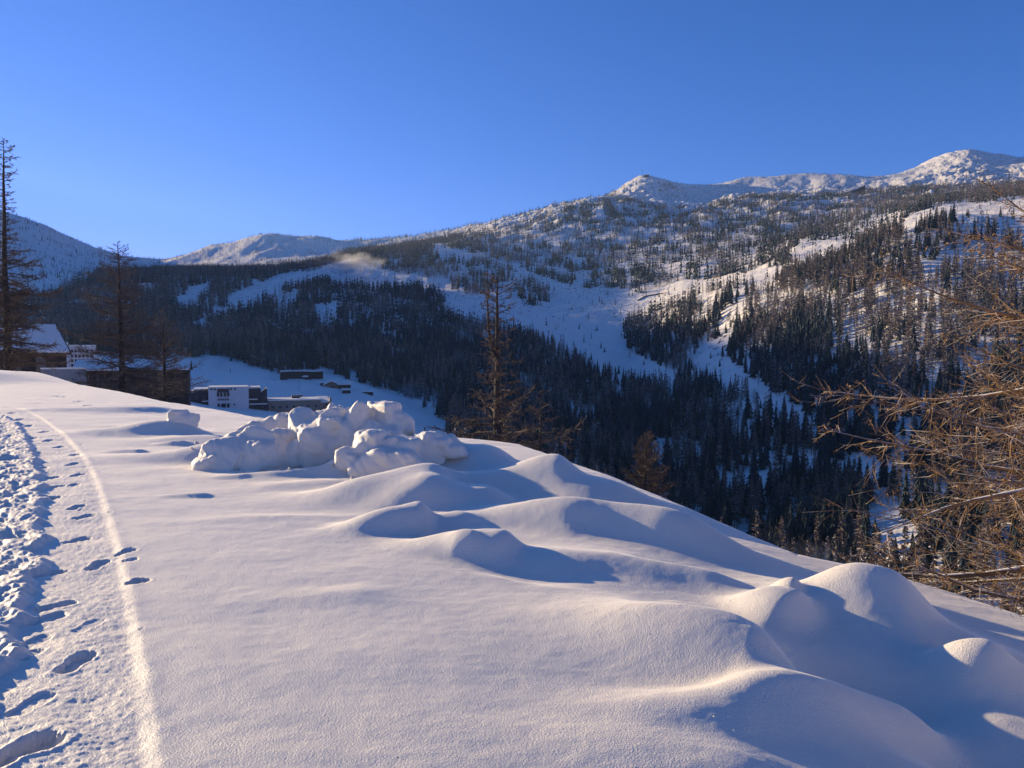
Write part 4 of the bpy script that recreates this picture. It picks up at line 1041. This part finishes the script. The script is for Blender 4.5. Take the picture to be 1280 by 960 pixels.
# -- masts, lifts, snow lances
def pole_thing(name, label, cat, px, row, hpx, rpx=.6, dmin=300, grp=None, arm=0, mat_='metal', dd=None):
    X0, Y0, Z0, d0 = hit(px, row, dmin)
    k = d0 / F; t = thing(name, label, cat, (X0, Y0, Z0), -math.atan2(X0, Y0), grp); H = hpx * k; r = rpx * k / 2
    b = MB(); b.prism([(-r, -1), (r, -1), (r * .6, H), (-r * .6, H)], -r, r); b.build('mast', mat_, t)
    if arm:
        MB().box(-arm * k / 2, arm * k / 2, -r * .7, r * .7, H, H + 1.0 * k * .8).build('cross_arm', mat_, t)
        for sx in (-1, 1): MB().box(sx * arm * k / 2 - .4, sx * arm * k / 2 + .4, -r - .3, r + .3, H - .8, H).build('sheave', mat_, t)
    else:
        MB().box(-r * 1.3, r * 1.3, -r * 1.3, r * 1.3, H, H + .3 * k).build('head', mat_, t)
    return t
pole_thing('lift_pylon', 'lift pylon with a cross arm on the wooded skyline', 'pylon', 683, 268, 9, .8, 1500, None, 4)
pole_thing('lift_pylon', 'grey lift pylon with a wide cross arm on the high right ridge', 'pylon', 1261, 236, 17, 2.0, 800, None, 6, 'concrete')
pole_thing('lift_pylon', 'thin lift pylon beside the dark station under the white ridge', 'pylon', 1049, 250, 11, .7, 1300, None, 4)
pole_thing('snow_lance', 'dark snow lance at the top of the open piste', 'snow lance', 665, 409, 7, .8, 400, 'snow lances on the slopes')
pole_thing('snow_lance', 'snow lance at the right edge of the open piste', 'snow lance', 777, 421, 4, .9, 400, 'snow lances on the slopes')
pole_thing('snow_lance', 'snow lance standing on the valley snowfield near the chalet', 'snow lance', 374, 488, 12, .5, 200, 'snow lances on the slopes')
pole_thing('snow_lance', 'snow lance in the mist at the left of the valley snowfield', 'snow lance', 288, 466, 5, .8, 200, 'snow lances on the slopes')
pole_thing('trail_post', 'dark wooden trail post behind the second snow heap', 'post', 531, 542, 7, 2.0, 60, None, 0, 'darkwood')
X0, Y0, Z0, d0 = hit(803, 219, 2400)
t = thing('summit_mast', 'thin radio mast beside a tiny hut on the pointed white summit', 'mast', (X0, Y0, Z0), -math.atan2(X0, Y0)); k = d0 / F
MB().box(-.4, .4, -.4, .4, -4, 10 * k).build('mast', 'metal', t); MB().box(2 * k, 8 * k, -3, 3, -4, 2.4 * k).build('hut', 'darkwood', t)
MB().box(1.6 * k, 8.4 * k, -3.4, 3.4, 2.4 * k + .01, 2.9 * k).build('roof_snow', 'roofsnow', t)
X0, Y0, Z0, d0 = hit(1068, 242, 1500); k = d0 / F
t = thing('lift_station', 'dark slant-roofed lift station under the white ridge', 'lift station', (X0, Y0, Z0), -math.atan2(X0, Y0))
MB().prism([(-11 * k, -2), (11 * k, -2), (11 * k, 8 * k), (4 * k, 5 * k), (-4 * k, 2.5 * k), (-11 * k, 1 * k)], 0, 14).build('hall', 'darkwood', t)
MB().prism([(-11.5 * k, 1.02 * k), (-4 * k, 2.6 * k), (4 * k, 5.1 * k), (11.4 * k, 8.2 * k), (11.4 * k, 9 * k), (3.5 * k, 6 * k), (-11.5 * k, 1.8 * k)], 3, 15).build('roof_snow', 'roofsnow', t)
X0, Y0, Z0, d0 = hit(1250, 242, 800); k = d0 / F
t = thing('ridge_station', 'dark flat building among trees on the high right ridge', 'building', (X0, Y0, Z0), -math.atan2(X0, Y0))
MB().box(-12 * k, 12 * k, 0, 14, -4, 4 * k).build('wall', 'darkwood', t); MB().box(-12.4 * k, 12.4 * k, -.5, 14.5, 4 * k + .01, 5 * k).build('roof_snow', 'roofsnow', t)
facade_windows(t, [-8 * k, -3 * k, 3 * k, 8 * k], [1.2 * k], 2.0 * k, 1.4 * k, -.02, 'metal')

# ------------------------------------------------------------------ mountain air
def volume_mat(name, dens, color, aniso=.3, noise_scale=None, thr=.45):
    m = bpy.data.materials.new(name); m.use_nodes = True; nt = m.node_tree; nt.nodes.clear()
    o = nt.nodes.new('ShaderNodeOutputMaterial'); v = nt.nodes.new('ShaderNodeVolumePrincipled')
    v.inputs['Color'].default_value = (*color, 1); v.inputs['Density'].default_value = dens; v.inputs['Anisotropy'].default_value = aniso
    nt.links.new(v.outputs[0], o.inputs['Volume'])
    return m
zmin = min(o.bound_box[0][2] for o in col.objects if o.name in ('snowfield', 'mountain_terrain')) - 1
zmax = max(o.bound_box[6][2] for o in col.objects if o.name == 'mountain_terrain') + 25
def plume(px, row, d, sx, sy, sz, dens, label, seed, lift=0):
    """mist blown by a snow gun: soft-edged, torn by noise"""
    x, y, z = at(px, row, d)
    m = bpy.data.materials.new('snow_mist'); m.use_nodes = True; nt = m.node_tree; nt.nodes.clear()
    o = nt.nodes.new('ShaderNodeOutputMaterial'); v = nt.nodes.new('ShaderNodeVolumePrincipled'); v.inputs['Color'].default_value = (.95, .95, .97, 1); v.inputs['Anisotropy'].default_value = .6
    co = obj_co(nt); ln = nt.nodes.new('ShaderNodeVectorMath'); ln.operation = 'LENGTH'; nt.links.new(co, ln.inputs[0])
    nz = noise_n(nt, 2.2, 3, .6, co); f = math_n(nt, 'SUBTRACT', 1.0, ln.outputs['Value'])
    k = math_n(nt, 'ADD', math_n(nt, 'MULTIPLY', f, 1.1), math_n(nt, 'MULTIPLY', math_n(nt, 'SUBTRACT', nz, .62), 2.4), True)
    nt.links.new(math_n(nt, 'MULTIPLY', math_n(nt, 'POWER', k, 1.5), dens), v.inputs['Density']); nt.links.new(v.outputs[0], o.inputs['Volume'])
    V, T = ico(3); ob = link('snow_mist', mesh_np('snow_mist', V, T, m), None, (x, y, z), -math.atan2(x, y)); ob.scale = (sx, sy, sz)
    return tag(ob, label, 'mist', None, 'stuff')
plume(440, 330, 1190, 62, 30, 30, .09, 'sunlit snow-gun mist over the white bank on the hillside', 1)
plume(276, 455, 520, 14, 12, 14, .05, 'small plume of snow mist left on the valley snowfield', 2)
plume(338, 455, 540, 22, 14, 18, .04, 'snow mist drifting over the valley snowfield edge', 3)
plume(505, 500, 420, 26, 20, 18, .03, 'snow mist hanging by the forest edge below the heaps', 4)
plume(1000, 715, 150, 22, 14, 9, .03, 'thin mist at the valley bottom beyond the snow edge', 5)
hz = MB().box(-4400, 4400, -4400, 4400, zmin, zmax).build('haze', volume_mat('thin_haze', 4.8e-5, (.46, .70, 1.0)))
tag(hz, kind='stuff')

# ------------------------------------------------------------------ light, sky, camera
w = bpy.data.worlds.new('World'); bpy.context.scene.world = w; w.use_nodes = True
nt = w.node_tree; bg = nt.nodes['Background']
sky = nt.nodes.new('ShaderNodeTexSky'); sky.sky_type = 'NISHITA'; sky.sun_disc = False
sky.sun_elevation = R(SUN_EL); sky.sun_rotation = R(SUN_AZ); sky.altitude = 2000; sky.air_density = 1.0; sky.dust_density = 0; sky.ozone_density = 3
se = nt.nodes.new('ShaderNodeSeparateColor'); cb = nt.nodes.new('ShaderNodeCombineColor'); nt.links.new(sky.outputs[0], se.inputs[0])
for _i, (_m, _p) in enumerate(((.47, 1.6), (.92, 1.0), (1.76, 1.0))):      # the phone's rendering of a clear alpine sky
    nt.links.new(math_n(nt, 'MULTIPLY', math_n(nt, 'POWER', se.outputs[_i], _p), _m), cb.inputs[_i])
nt.links.new(cb.outputs[0], bg.inputs[0]); bg.inputs[1].default_value = .067
sl = bpy.data.lights.new('sun', 'SUN'); sl.energy = 5.0; sl.angle = R(.53); sl.color = (1.0, .80, .50)
so = bpy.data.objects.new('sun', sl); col.objects.link(so)
from mathutils import Vector
sd = Vector((math.sin(R(SUN_AZ)) * math.cos(R(SUN_EL)), math.cos(R(SUN_AZ)) * math.cos(R(SUN_EL)), math.sin(R(SUN_EL))))
so.rotation_euler = (-sd).to_track_quat('-Z', 'Y').to_euler()

cd = bpy.data.cameras.new('camera'); cam = bpy.data.objects.new('camera', cd); col.objects.link(cam)
cd.sensor_fit = 'HORIZONTAL'; cd.sensor_width = 36; cd.lens = 36 * F / 1280; cd.clip_start = .05; cd.clip_end = 20000
cam.rotation_euler = (math.pi / 2 - PITCH, 0, 0)
sc = bpy.context.scene; sc.camera = cam
sc.view_settings.view_transform = 'Standard'; sc.view_settings.look = 'None'; sc.view_settings.gamma = 1; sc.view_settings.exposure = .74
sc.render.resolution_x = 1024; sc.render.resolution_y = 768
sc.cycles.max_bounces = 6; sc.cycles.diffuse_bounces = 3; sc.cycles.volume_bounces = 0
sc.cycles.use_denoising = True
